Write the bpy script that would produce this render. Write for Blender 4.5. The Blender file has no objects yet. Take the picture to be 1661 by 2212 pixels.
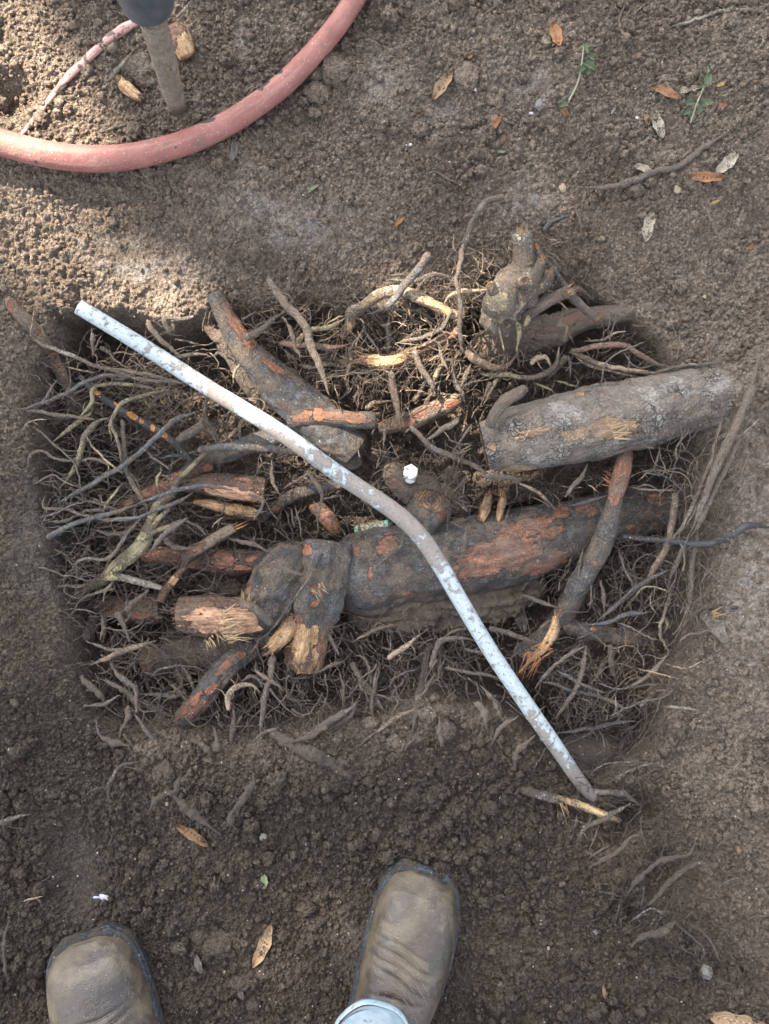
import bpy, math, random
import numpy as np
from mathutils import Vector
# ---------------------------------------------------------------- camera, sky, sun, exposure
S = bpy.context.scene
K = 0.00059            # metres per reading unit at z = 0
H = 1.35               # camera height above the upper ground
CX, CY = 830.5, 1106.0
cam = bpy.data.objects.new('camera', bpy.data.cameras.new('camera'))
S.collection.objects.link(cam); S.camera = cam
cam.location = (0, 0, H); cam.rotation_euler = (0, 0, 0)
cam.data.sensor_fit = 'HORIZONTAL'; cam.data.sensor_width = 36
cam.data.lens = 36 * H / (1661 * K)
cam.data.clip_start = 0.02; cam.data.clip_end = 200
SUN_EL, SUN_AZ = math.radians(50), math.radians(-38)       # azimuth from +Y, clockwise positive
SD = Vector((math.sin(SUN_AZ) * math.cos(SUN_EL), math.cos(SUN_AZ) * math.cos(SUN_EL), math.sin(SUN_EL)))
sun = bpy.data.objects.new('sun', bpy.data.lights.new('sun', 'SUN'))
S.collection.objects.link(sun)
sun.data.energy = 5.0; sun.data.angle = math.radians(0.6); sun.data.color = (1.0, 0.86, 0.70)
sun.rotation_euler = SD.to_track_quat('Z', 'Y').to_euler()
W = bpy.data.worlds.new('World'); S.world = W; W.use_nodes = True
wn = W.node_tree; wn.nodes.clear()
sky = wn.nodes.new('ShaderNodeTexSky'); sky.sky_type = 'NISHITA'; sky.sun_disc = False
sky.sun_elevation = SUN_EL; sky.sun_rotation = SUN_AZ; sky.air_density = 1.0; sky.dust_density = 3.0
hs = wn.nodes.new('ShaderNodeHueSaturation'); hs.inputs['Saturation'].default_value = 0.34
bg = wn.nodes.new('ShaderNodeBackground'); bg.inputs['Strength'].default_value = 0.12
wo = wn.nodes.new('ShaderNodeOutputWorld')
wn.links.new(sky.outputs[0], hs.inputs['Color']); wn.links.new(hs.outputs[0], bg.inputs[0]); wn.links.new(bg.outputs[0], wo.inputs[0])
S.view_settings.view_transform = 'Standard'; S.view_settings.look = 'None'
S.view_settings.exposure = 2.52; S.view_settings.gamma = 1.0

# ---------------------------------------------------------------- numpy noise
def _h(ix, iy, iz, s):
    n = (ix.astype(np.int64) * 374761393 + iy.astype(np.int64) * 668265263 + iz.astype(np.int64) * 2147483647 + s * 974634777) & 0xffffffff
    n = ((n ^ (n >> 13)) * 1274126177) & 0xffffffff
    n = ((n ^ (n >> 16)) * 2246822519) & 0xffffffff
    return ((n ^ (n >> 15)) & 0xffffff) / float(0xffffff)
def vn3(p, s=0):
    f = np.floor(p); t = p - f; t = t * t * (3 - 2 * t); i = f.astype(np.int64)
    o = 0
    for a in (0, 1):
        wa = t[:, 0] if a else 1 - t[:, 0]
        for b in (0, 1):
            wb = wa * (t[:, 1] if b else 1 - t[:, 1])
            for c in (0, 1):
                o = o + wb * (t[:, 2] if c else 1 - t[:, 2]) * _h(i[:, 0] + a, i[:, 1] + b, i[:, 2] + c, s)
    return o * 2 - 1
def fb3(p, sc, oc=3, s=0):
    o = 0; a = 1; w = 0
    for k in range(oc):
        o = o + a * vn3(p * sc + 17.3 * k, s + k); w += a; a *= .5; sc *= 2.03
    return o / w
def vn2(x, y, s=0):
    fx = np.floor(x); fy = np.floor(y); tx = x - fx; ty = y - fy
    tx = tx * tx * (3 - 2 * tx); ty = ty * ty * (3 - 2 * ty)
    z = np.zeros(x.shape, dtype=np.int64); ix = fx.astype(np.int64); iy = fy.astype(np.int64)
    return 2 * ((1 - tx) * (1 - ty) * _h(ix, iy, z, s) + tx * (1 - ty) * _h(ix + 1, iy, z, s) + (1 - tx) * ty * _h(ix, iy + 1, z, s) + tx * ty * _h(ix + 1, iy + 1, z, s)) - 1
def fb2(x, y, sc, oc=3, s=0):
    o = 0; a = 1; w = 0
    for k in range(oc):
        o = o + a * vn2(x * sc + 31.7 * k, y * sc - 11.9 * k, s + k); w += a; a *= .5; sc *= 2.03
    return o / w
def sst(a, b, x):
    t = np.clip((x - a) / (b - a), 0, 1); return t * t * (3 - 2 * t)
def crumbs(x, y, c, p, s):
    gx = np.floor(x / c); gy = np.floor(y / c); o = np.zeros(x.shape); z = np.zeros(x.shape, dtype=np.int64)
    for a in (-1, 0, 1):
        for b in (-1, 0, 1):
            ix = (gx + a).astype(np.int64); iy = (gy + b).astype(np.int64)
            jx = (ix + _h(ix, iy, z, s)) * c; jy = (iy + _h(ix, iy, z, s + 1)) * c
            R = c * (.25 + .45 * _h(ix, iy, z, s + 2)) * (_h(ix, iy, z, s + 3) < p)
            e = .7 + .6 * _h(ix, iy, z, s + 4)
            d2 = (x - jx) ** 2 * e + (y - jy) ** 2 / e
            o = np.maximum(o, np.sqrt(np.maximum(0, R * R - d2)))
    return o

# ---------------------------------------------------------------- ground height
PIT = np.array([(70, 640), (35, 780), (40, 1000), (55, 1200), (105, 1420), (150, 1560), (240, 1640), (420, 1650), (600, 1640), (780, 1610), (930, 1560),
    (1080, 1590), (1200, 1680), (1330, 1710), (1450, 1640), (1530, 1480), (1560, 1300), (1575, 1120), (1560, 950), (1530, 830), (1470, 730), (1370, 650), (1290, 590),
    (1180, 540), (1060, 560), (960, 620), (850, 640), (740, 640), (620, 630), (540, 640), (455, 668), (380, 655), (300, 650), (215, 655), (150, 620)], float)
def sdf(U, V, P):
    d = np.full(U.shape, 1e9); ins = np.zeros(U.shape, bool); n = len(P)
    for i in range(n):
        a = P[i]; b = P[(i + 1) % n]; e = b - a
        t = np.clip(((U - a[0]) * e[0] + (V - a[1]) * e[1]) / (e @ e), 0, 1)
        d = np.minimum(d, np.hypot(U - a[0] - t * e[0], V - a[1] - t * e[1]))
        c = ((a[1] > V) != (b[1] > V)) & (U < (b[0] - a[0]) * (V - a[1]) / (b[1] - a[1] + 1e-9) + a[0])
        ins ^= c
    return np.where(ins, d, -d)
def ell(U, V, u, v, a, b, rot=0):
    c, s = math.cos(rot), math.sin(rot); x = (U - u) * c + (V - v) * s; y = -(U - u) * s + (V - v) * c
    return np.exp(-((x / a) ** 2 + (y / b) ** 2))
SMOOTH = [(140, 1920, 55, 100, 0), (1160, 185, 70, 45, 0), (840, 180, 60, 70, 0), (940, 250, 70, 30, 0), (760, 2080, 60, 90, .2), (1310, 980, 90, 60, 0),
          (1130, 430, 90, 40, 0), (60, 1180, 60, 120, 0), (520, 90, 20, 70, 0), (640, 470, 150, 60, .3), (300, 560, 130, 50, .2), (1640, 1200, 60, 300, 0)]
def height(x, y):
    U0 = x / K + CX; V0 = CY - y / K
    U = U0 + 26 * fb2(x, y, 14, 3, 5); V = V0 + 26 * fb2(x, y, 14, 3, 9)
    near = sst(3.0, 1.2, np.maximum(abs(x), abs(y)))
    d = sdf(U, V, PIT)
    wd = 70 + 85 * sst(1400, 1600, V0) * sst(1250, 1000, U0) + 40 * sst(1400, 1550, U0) + 20 * sst(220, 120, U0)
    s = sst(0, 1, d / wd)
    z = -0.050 * sst(330, 640, V0) + 0.035 * sst(1480, 1700, U0) * sst(500, 800, V0) + 0.03 * sst(120, -20, U0) * sst(500, 800, V0) * sst(1900, 1500, V0)
    z = z - 0.155 * s * (1 + .16 * fb2(x, y, 18, 3, 77))
    z = z - .065 * ell(U, V, 1395, 1815, 70, 50, -.4) - .06 * ell(U, V, 1470, 1930, 70, 45, -.5) - .03 * ell(U, V, 1400, 2010, 45, 30) - .04 * ell(U, V, 10, 205, 60, 55, -.6)
    z = z - .05 * ell(U, V, 1240, 615, 60, 55) - .03 * ell(U, V, 1260, 1700, 70, 25, .6) - .02 * ell(U, V, 1600, 2130, 60, 30, .6)
    z = z + .08 * ell(U, V, 900, 1375, 230, 60) + .07 * ell(U, V, 940, 1050, 90, 60) + .075 * ell(U, V, 1250, 1060, 150, 38) + .07 * ell(U, V, 860, 740, 210, 60) + .055 * ell(U, V, 1360, 780, 110, 40) + .05 * ell(U, V, 500, 1290, 90, 40) + .04 * ell(U, V, 200, 760, 80, 60)
    z = z + .034 * ell(U, V, 1650, 850, 75, 80) + .014 * ell(U, V, 700, 1690, 60, 35) + .01 * ell(U, V, 620, 1740, 120, 60) - .012 * ell(U, V, 140, 1930, 60, 110) + .012 * ell(U, V, 60, 1860, 40, 90)
    sm = 0
    for q in SMOOTH: sm = np.maximum(sm, ell(U, V, *q))
    rough = 1 - .8 * sm
    z = z + near * (.010 * fb2(x, y, 9, 3, 21) + .0045 * fb2(x, y, 32, 3, 33) * rough)
    xw = x + .0007 * fb2(x, y, 220, 2, 3); yw = y + .0007 * fb2(x, y, 220, 2, 4)
    low = sst(1450, 1750, V0); loose = (.35 + .65 * sst(-.2, .5, fb2(x, y, 12, 2, 60))) * rough
    upleft = sst(700, 300, U0) * sst(500, 250, V0)
    z = z + near * rough * (1.35 * crumbs(xw, yw, .0042, .85, 100) + (1.15 - .4 * upleft) * crumbs(xw, yw, .0085, .40 + .2 * low + .2 * upleft, 110) * (.4 + .6 * loose) + .9 * crumbs(xw, yw, .021, .10 + .30 * low, 120) * loose + .0016 * fb2(x, y, 420, 2, 50))
    damp_shade = np.clip(.0 + .65 * sst(0, .6, s) + .72 * low * sst(1661, 1250, U0 - 250 * sst(1900, 2200, V0)) + .3 * low + .75 * sst(330, 90, U0) * sst(650, 1100, V0) + .3 * fb2(x, y, 7, 3, 70) - .1 * upleft, 0, 1)  # moist pit and front; the left-bank term paints in the wall's shade
    smv = sm
    return z, damp_shade, smv
def axis(a, b, st):
    core = np.arange(a, b + st / 2, st); g = st * 1.1 ** np.arange(1, 92)
    out = np.cumsum(g); out = out[out < 40]
    return np.concatenate([core[0] - out[::-1], core, core[-1] + out])
GS = .00125
GX = axis(-.60, .60, GS); GY = axis(-.80, .76, GS)
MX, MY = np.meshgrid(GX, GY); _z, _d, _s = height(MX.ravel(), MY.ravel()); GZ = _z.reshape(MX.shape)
def gz(x, y):
    i = int(np.clip(np.searchsorted(GX, x) - 1, 0, len(GX) - 2)); j = int(np.clip(np.searchsorted(GY, y) - 1, 0, len(GY) - 2))
    a = (x - GX[i]) / (GX[i + 1] - GX[i]); b = (y - GY[j]) / (GY[j + 1] - GY[j])
    return GZ[j, i] * (1 - a) * (1 - b) + GZ[j, i + 1] * a * (1 - b) + GZ[j + 1, i] * (1 - a) * b + GZ[j + 1, i + 1] * a * b
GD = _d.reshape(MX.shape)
def gdamp_shade(v):
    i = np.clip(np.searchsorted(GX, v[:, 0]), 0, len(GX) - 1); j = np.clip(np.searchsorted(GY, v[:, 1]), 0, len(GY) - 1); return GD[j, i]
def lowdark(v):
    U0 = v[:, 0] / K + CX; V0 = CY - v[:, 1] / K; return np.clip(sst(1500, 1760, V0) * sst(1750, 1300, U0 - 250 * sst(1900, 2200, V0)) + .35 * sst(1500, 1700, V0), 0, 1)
def P(u, v, z=0.0):
    f = K * (H - z) / H
    return np.array([(u - CX) * f, (CY - v) * f, z])
def PG(u, v, dz=0.0):
    z = 0
    for _ in range(8):
        p = P(u, v, z); z = .5 * z + .5 * (gz(p[0], p[1]) + dz)
    return P(u, v, z)

# ---------------------------------------------------------------- mesh linking
COL = S.collection
class MB:
    def __init__(s): s.v = []; s.f = []; s.a = []; s.uv = []; s.n = 0
    def add(s, v, f, a=None, uv=None):
        v = np.asarray(v, float); s.v.append(v); s.f += [tuple(int(i) + s.n for i in q) for q in f]
        s.a.append(np.zeros(len(v)) if a is None else np.asarray(a, float))
        s.uv.append(np.zeros((len(v), 2)) if uv is None else np.asarray(uv, float)); s.n += len(v)
def build(name, mb, mat, parent=None, origin=None, smooth=True):
    v = np.concatenate(mb.v)
    if parent is not None: o0 = np.array(parent['_o'])
    elif origin is not None: o0 = np.array(origin, float)
    else: o0 = np.array([v[:, 0].mean(), v[:, 1].mean(), v[:, 2].min()])
    m = bpy.data.meshes.new(name); m.from_pydata((v - o0).tolist(), [], mb.f)
    if smooth: m.polygons.foreach_set('use_smooth', [True] * len(m.polygons))
    at = m.attributes.new('peel', 'FLOAT', 'POINT'); at.data.foreach_set('value', np.concatenate(mb.a).astype(np.float32))
    gm = mat.name == 'soil_ground'; ad = m.attributes.new('damp_shade', 'FLOAT', 'POINT'); ad.data.foreach_set('value', (gdamp_shade(v) * .9 if gm else lowdark(v)).astype(np.float32))
    uvv = np.concatenate(mb.uv); ul = m.uv_layers.new(name='UVMap')
    li = np.empty(len(m.loops), dtype=np.int32); m.loops.foreach_get('vertex_index', li)
    ul.data.foreach_set('uv', uvv[li].astype(np.float32).ravel())
    m.materials.append(mat); m.update()
    o = bpy.data.objects.new(name, m); COL.objects.link(o); o['_o'] = [float(q) for q in o0]
    if parent is not None:
        o.parent = parent; o['_o'] = parent['_o']
    else: o.location = o0
    return o
def tag(o, label, cat=None, group=None, kind=None):
    if label: o['label'] = label
    if cat: o['category'] = cat
    if group: o['group'] = group
    if kind: o['kind'] = kind
    return o
def empty(name, loc, label, cat, group=None):
    o = bpy.data.objects.new(name, None); COL.objects.link(o); o.location = loc; o.empty_display_size = .02
    o['_o'] = [float(q) for q in loc]; return tag(o, label, cat, group)

# ---------------------------------------------------------------- materials
class NT:
    def __init__(s, name):
        s.m = bpy.data.materials.new(name); s.m.use_nodes = True; s.t = s.m.node_tree; s.b = s.t.nodes['Principled BSDF']; s.c = {}
    def n(s, ty, **kw):
        x = s.t.nodes.new('ShaderNode' + ty)
        for k, v in kw.items(): setattr(x, k, v)
        return x
    def l(s, a, b): s.t.links.new(a, b)
    def tc(s, k='Object'):
        if 'tc' not in s.c: s.c['tc'] = s.n('TexCoord')
        return s.c['tc'].outputs[k]
    def mp(s, src, sc):
        x = s.n('Mapping'); x.inputs['Scale'].default_value = sc; s.l(src, x.inputs['Vector']); return x.outputs[0]
    def noise(s, sc, det=4, rough=.55, vec=None, dist=0):
        x = s.n('TexNoise'); x.inputs['Scale'].default_value = sc; x.inputs['Detail'].default_value = det; x.inputs['Roughness'].default_value = rough
        x.inputs['Distortion'].default_value = dist; s.l(vec or s.tc(), x.inputs['Vector']); return x.outputs['Fac']
    def vor(s, sc, feat='F1', out='Distance', vec=None):
        x = s.n('TexVoronoi', feature=feat); x.inputs['Scale'].default_value = sc; s.l(vec or s.tc(), x.inputs['Vector']); return x.outputs[out]
    def ramp(s, f, a, b, lo=0, hi=1):
        x = s.n('MapRange', interpolation_type='SMOOTHSTEP')
        for i, v in zip((1, 2, 3, 4), (a, b, lo, hi)): x.inputs[i].default_value = v
        s.l(f, x.inputs[0]); return x.outputs[0]
    def mix(s, f, a, b, bt='MIX'):
        x = s.n('Mix', data_type='RGBA', blend_type=bt)
        for i, v in ((6, a), (7, b)):
            if isinstance(v, tuple): x.inputs[i].default_value = (*v, 1)
            else: s.l(v, x.inputs[i])
        if isinstance(f, (int, float)): x.inputs[0].default_value = f
        else: s.l(f, x.inputs[0])
        return x.outputs[2]
    def ma(s, op, a, b=0.0, c=0.0):
        x = s.n('Math', operation=op)
        for i, v in enumerate((a, b, c)):
            if isinstance(v, (int, float)): x.inputs[i].default_value = v
            else: s.l(v, x.inputs[i])
        return x.outputs[0]
    def attr(s, n='peel'):
        x = s.n('Attribute'); x.attribute_name = n; return x.outputs['Fac']
    def bump(s, hts):
        last = None
        for h, d in hts:
            x = s.n('Bump'); x.inputs['Strength'].default_value = 1; x.inputs['Distance'].default_value = d
            s.l(h, x.inputs['Height'])
            if last: s.l(last, x.inputs['Normal'])
            last = x.outputs[0]
        s.l(last, s.b.inputs['Normal'])
    def set(s, col=None, rough=None, spec=None, metal=None):
        for k, v in (('Base Color', col), ('Roughness', rough), ('Specular IOR Level', spec), ('Metallic', metal)):
            if v is None: continue
            if isinstance(v, tuple): s.b.inputs[k].default_value = (*v, 1)
            elif isinstance(v, (int, float)): s.b.inputs[k].default_value = v
            else: s.l(v, s.b.inputs[k])
        return s.m
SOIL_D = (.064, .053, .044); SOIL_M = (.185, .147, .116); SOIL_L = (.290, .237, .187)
def soil_mat(name='soil', ground=False):
    t = NT(name)
    n1 = t.noise(9, 5, .6); n2 = t.noise(55, 4, .6)
    f = t.ma('ADD', t.ma('MULTIPLY', n1, .55), t.ma('MULTIPLY', n2, .45))
    c = t.mix(t.ramp(f, .36, .66), SOIL_M, SOIL_L)
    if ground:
        a = t.attr('damp_shade'); c = t.mix(a, c, t.mix(n2, SOIL_D, (.112, .092, .075)))
        sm = t.attr('smear'); c = t.mix(t.ma('MULTIPLY', sm, t.ramp(n2, .35, .7, 0, .8)), c, t.mix(a, (.30, .28, .26), (.105, .096, .088)))
    rc = t.n('TexVoronoi'); rc.inputs['Scale'].default_value = 270; t.l(t.tc(), rc.inputs['Vector'])
    bw = t.n('RGBToBW'); t.l(rc.outputs['Color'], bw.inputs[0])
    g = t.ramp(bw.outputs[0], .1, .9, .66, 1.38); gc = t.n('CombineColor')
    for i in range(3): t.l(g, gc.inputs[i])
    c = t.mix(.85, c, gc.outputs[0], 'MULTIPLY')
    sp = t.n('TexVoronoi'); sp.inputs['Scale'].default_value = 210; t.l(t.tc(), sp.inputs['Vector'])
    spb = t.n('SeparateColor'); t.l(sp.outputs['Color'], spb.inputs[0])
    m = t.ma('MULTIPLY', t.ramp(spb.outputs[0], .975, .98), t.ramp(sp.outputs['Distance'], .30, .22))
    c = t.mix(m, c, t.mix(spb.outputs[1], (.42, .34, .22), (.60, .58, .54)))
    pass
    t.bump([(t.noise(150, 3, .6), .006), (t.vor(360), -.0065), (t.noise(900, 3, .7), .003)])
    return t.set(c, .97, .12)
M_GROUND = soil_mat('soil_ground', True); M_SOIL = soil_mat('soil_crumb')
def bark(name, b1, b2, p1=(.27, .10, .055), p2=(.15, .06, .035), dirt=.45, crack=.5, rough=.62, dcol=None, peel_noise=.9, spots=0.0):
    t = NT(name); uv = t.tc('UV')
    fib = t.noise(1, 4, .65, t.mp(uv, (55, 520, 1))); fib2 = t.noise(1, 3, .6, t.mp(uv, (22, 130, 1)))
    c = t.mix(t.ramp(t.noise(70, 4, .6), .35, .65), b1, b2); c = t.mix(t.ramp(fib, .3, .75, 0, .5), c, tuple(q * .45 for q in b1))
    wv = t.n('VectorMath', operation='ADD'); nz = t.n('TexNoise'); nz.inputs['Scale'].default_value = 60; t.l(t.tc(), nz.inputs['Vector'])
    ns = t.n('VectorMath', operation='SCALE'); t.l(nz.outputs['Color'], ns.inputs[0]); ns.inputs['Scale'].default_value = .02
    t.l(t.tc(), wv.inputs[0]); t.l(ns.outputs[0], wv.inputs[1])
    ck = t.ma('MULTIPLY', t.ramp(t.vor(150, 'DISTANCE_TO_EDGE', vec=wv.outputs[0]), .0, .12, 1, 0), t.ma('MULTIPLY', t.ramp(t.noise(28, 3), .42, .6), crack))
    c = t.mix(ck, c, (.03, .026, .022))
    pn = t.noise(85, 5, .62); fl = t.noise(1, 3, .6, t.mp(uv, (60, 220, 1)))
    pv = t.ma('ADD', t.attr(), t.ma('MULTIPLY', t.ma('SUBTRACT', t.ma('ADD', t.ma('MULTIPLY', pn, .45), t.ma('MULTIPLY', fl, .55)), .5), peel_noise * 2.5))
    if spots > 0: pv = t.ma('ADD', pv, t.ramp(t.noise(30, 3, .6), .62 - spots * .12, .80 - spots * .12, 0, .9))
    pm = t.ramp(pv, .46, .54); edge = t.ma('MULTIPLY', t.ramp(pv, .36, .47), t.ramp(pv, .62, .5))
    pc = t.mix(t.ramp(fib, .35, .7), p1, p2); pc = t.mix(t.ramp(fib2, .35, .62, 0, .6), pc, tuple(q * .38 for q in p2)); pc = t.mix(t.ramp(t.noise(45, 3), .4, .65, 0, .5), pc, (.10, .05, .032))
    c = t.mix(pm, c, pc); c = t.mix(t.ma('MULTIPLY', edge, .6), c, (.02, .014, .012))
    dn = t.ma('ADD', t.ma('MULTIPLY', t.noise(34, 4, .6), .6), t.ma('MULTIPLY', t.noise(420, 3, .7), .42))
    dm = t.ramp(dn, .645 - .34 * dirt, .72 - .34 * dirt); dm = t.ma('MULTIPLY', dm, t.ma('SUBTRACT', 1.0, t.ma('MULTIPLY', pm, .40)))
    dc = dcol or (.135, .107, .085)
    sc_ = t.mix(t.noise(500, 2), tuple(q * .65 for q in dc), tuple(q * 1.45 for q in dc)); c = t.mix(dm, c, t.mix(t.attr('damp_shade'), sc_, (.070, .057, .046)))
    gr = t.n('TexVoronoi'); gr.inputs['Scale'].default_value = 300; t.l(t.tc(), gr.inputs['Vector']); gs = t.n('SeparateColor'); t.l(gr.outputs['Color'], gs.inputs[0])
    c = t.mix(t.ma('MULTIPLY', t.ramp(gs.outputs[0], .95, .96), t.ramp(gr.outputs['Distance'], .35, .25)), c, (.30, .25, .19))
    t.bump([(t.noise(60, 4, .6), .006), (fib, .0016), (fib2, .0030), (ck, -.004), (pm, -.0035), (t.ma('MULTIPLY', dm, t.noise(520, 3, .7)), .0034)])
    ro = t.mix(dm, (rough,) * 3, (.96,) * 3)
    return t.set(c, ro, .4)
DK = (.036, .036, .040); GY_ = (.105, .098, .092)
BM = dict(
    dark=bark('dark_bark', (.036, .034, .034), (.072, .068, .066), dirt=.5),
    slate=bark('slate_bark', (.050, .048, .050), (.115, .108, .102), dirt=.5, crack=.3, rough=.5, p1=(.36, .17, .10), p2=(.17, .08, .055)),
    grey=bark('grey_bark', (.165, .152, .135), (.25, .225, .195), dirt=.5, crack=1.0, dcol=(.20, .165, .135), p1=(.55, .36, .18), p2=(.40, .24, .12)),
    red=bark('red_bark', (.075, .043, .032), (.13, .075, .052), dirt=.46, p1=(.40, .19, .125), p2=(.20, .09, .055)),
    peel=bark('peeled_wood', (.085, .052, .038), (.15, .09, .06), dirt=.28, crack=.3, p1=(.62, .40, .25), p2=(.36, .17, .10)),
    torn=bark('torn_wood', (.12, .065, .04), (.22, .12, .07), dirt=.26, crack=.3, p1=(.60, .42, .22), p2=(.34, .17, .08)),
    dirty=bark('soil_coated_bark', (.10, .082, .066), (.145, .118, .094), dirt=.85, crack=.1),
    pale=bark('pale_knotted_bark', (.20, .178, .145), (.31, .275, .22), dirt=.56, crack=.4, p1=(.62, .52, .30), p2=(.42, .36, .20)),
    tan=bark('tan_root_skin', (.25, .185, .13), (.34, .26, .18), dirt=.45, crack=.1, p1=(.50, .38, .20), p2=(.34, .22, .12)),
    pink=bark('pinkish_root_skin', (.16, .095, .07), (.22, .13, .095), dirt=.45, crack=.1),
    olive=bark('olive_root_skin', (.17, .145, .085), (.25, .215, .13), dirt=.48, crack=.1, p1=(.42, .38, .20), p2=(.30, .26, .14), spots=.2),
    band=bark('black_bark_orange_scars', (.030, .030, .034), (.055, .053, .053), dirt=.3, p1=(.62, .28, .06), p2=(.45, .18, .05)),
    blue=bark('blue_grey_bark', (.062, .064, .069), (.13, .127, .122), dirt=.52, crack=.2, p1=(.42, .19, .10), p2=(.25, .08, .04)),
    greyroot=bark('grey_root_skin', (.13, .112, .095), (.20, .172, .145), dirt=.62, crack=.1),
    brown=bark('brown_root_skin', (.15, .108, .075), (.23, .165, .115), dirt=.5, crack=.1),
)
def endgrain(name='cut_wood'):
    t = NT(name); o = t.tc('UV'); g = t.n('VectorMath', operation='LENGTH'); t.l(o, g.inputs[0])
    r = t.ma('ADD', g.outputs['Value'], t.ma('MULTIPLY', t.noise(40, 3), .012))
    rg = t.ma('SINE', t.ma('MULTIPLY', r, 1500)); c = t.mix(t.ramp(rg, -1, 1), (.15, .085, .05), (.26, .17, .10))
    c = t.mix(t.ramp(t.noise(50, 4), .40, .6), c, (.07, .05, .04)); c = t.mix(t.ramp(t.noise(200, 3), .48, .62, 0, .8), c, (.08, .062, .05))
    t.bump([(rg, .0006), (t.noise(300, 3), .002)]); return t.set(c, .9, .2)
M_CUT = endgrain()
def splint(name, a, b):
    t = NT(name); f = t.noise(1, 3, .6, t.mp(t.tc('UV'), (30, 900, 1))); c = t.mix(t.ramp(f, .35, .65), a, b)
    c = t.mix(t.ramp(t.noise(90, 3), .52, .66, 0, .7), c, (.09, .06, .045)); t.bump([(f, .001)]); return t.set(c, .75, .3)
M_SPL = splint('splintered_wood', (.50, .33, .17), (.28, .15, .075)); M_SPLO = splint('orange_splintered_wood', (.42, .19, .085), (.24, .10, .05))
M_STRAW = splint('straw_fibre', (.42, .31, .18), (.24, .16, .09))

# ---------------------------------------------------------------- tubes
def spline(pts, ds):
    p = np.asarray(pts, float); q = np.vstack([2 * p[0] - p[1], p, 2 * p[-1] - p[-2]]); out = []
    for i in range(1, len(q) - 2):
        a, b, c, d = q[i - 1:i + 3]; L = np.linalg.norm((c - b)[:3]); n = max(1, int(math.ceil(L / ds)))
        t = (np.arange(n) / n)[:, None]
        out.append(.5 * ((2 * b) + (-a + c) * t + (2 * a - 5 * b + 4 * c - d) * t ** 2 + (-a + 3 * b - 3 * c + d) * t ** 3))
    out.append(p[-1:]); return np.vstack(out)
def frames(c):
    T = np.gradient(c, axis=0); T /= np.linalg.norm(T, axis=1)[:, None] + 1e-12
    n = np.cross(T[0], (0, 0, 1)); n = n / (np.linalg.norm(n) + 1e-9) if np.linalg.norm(n) > 1e-3 else np.array([1., 0, 0])
    N = np.zeros_like(c)
    for i in range(len(c)):
        n = n - T[i] * (n @ T[i]); n /= np.linalg.norm(n) + 1e-12; N[i] = n
    return T, N, np.cross(T, N)
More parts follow.
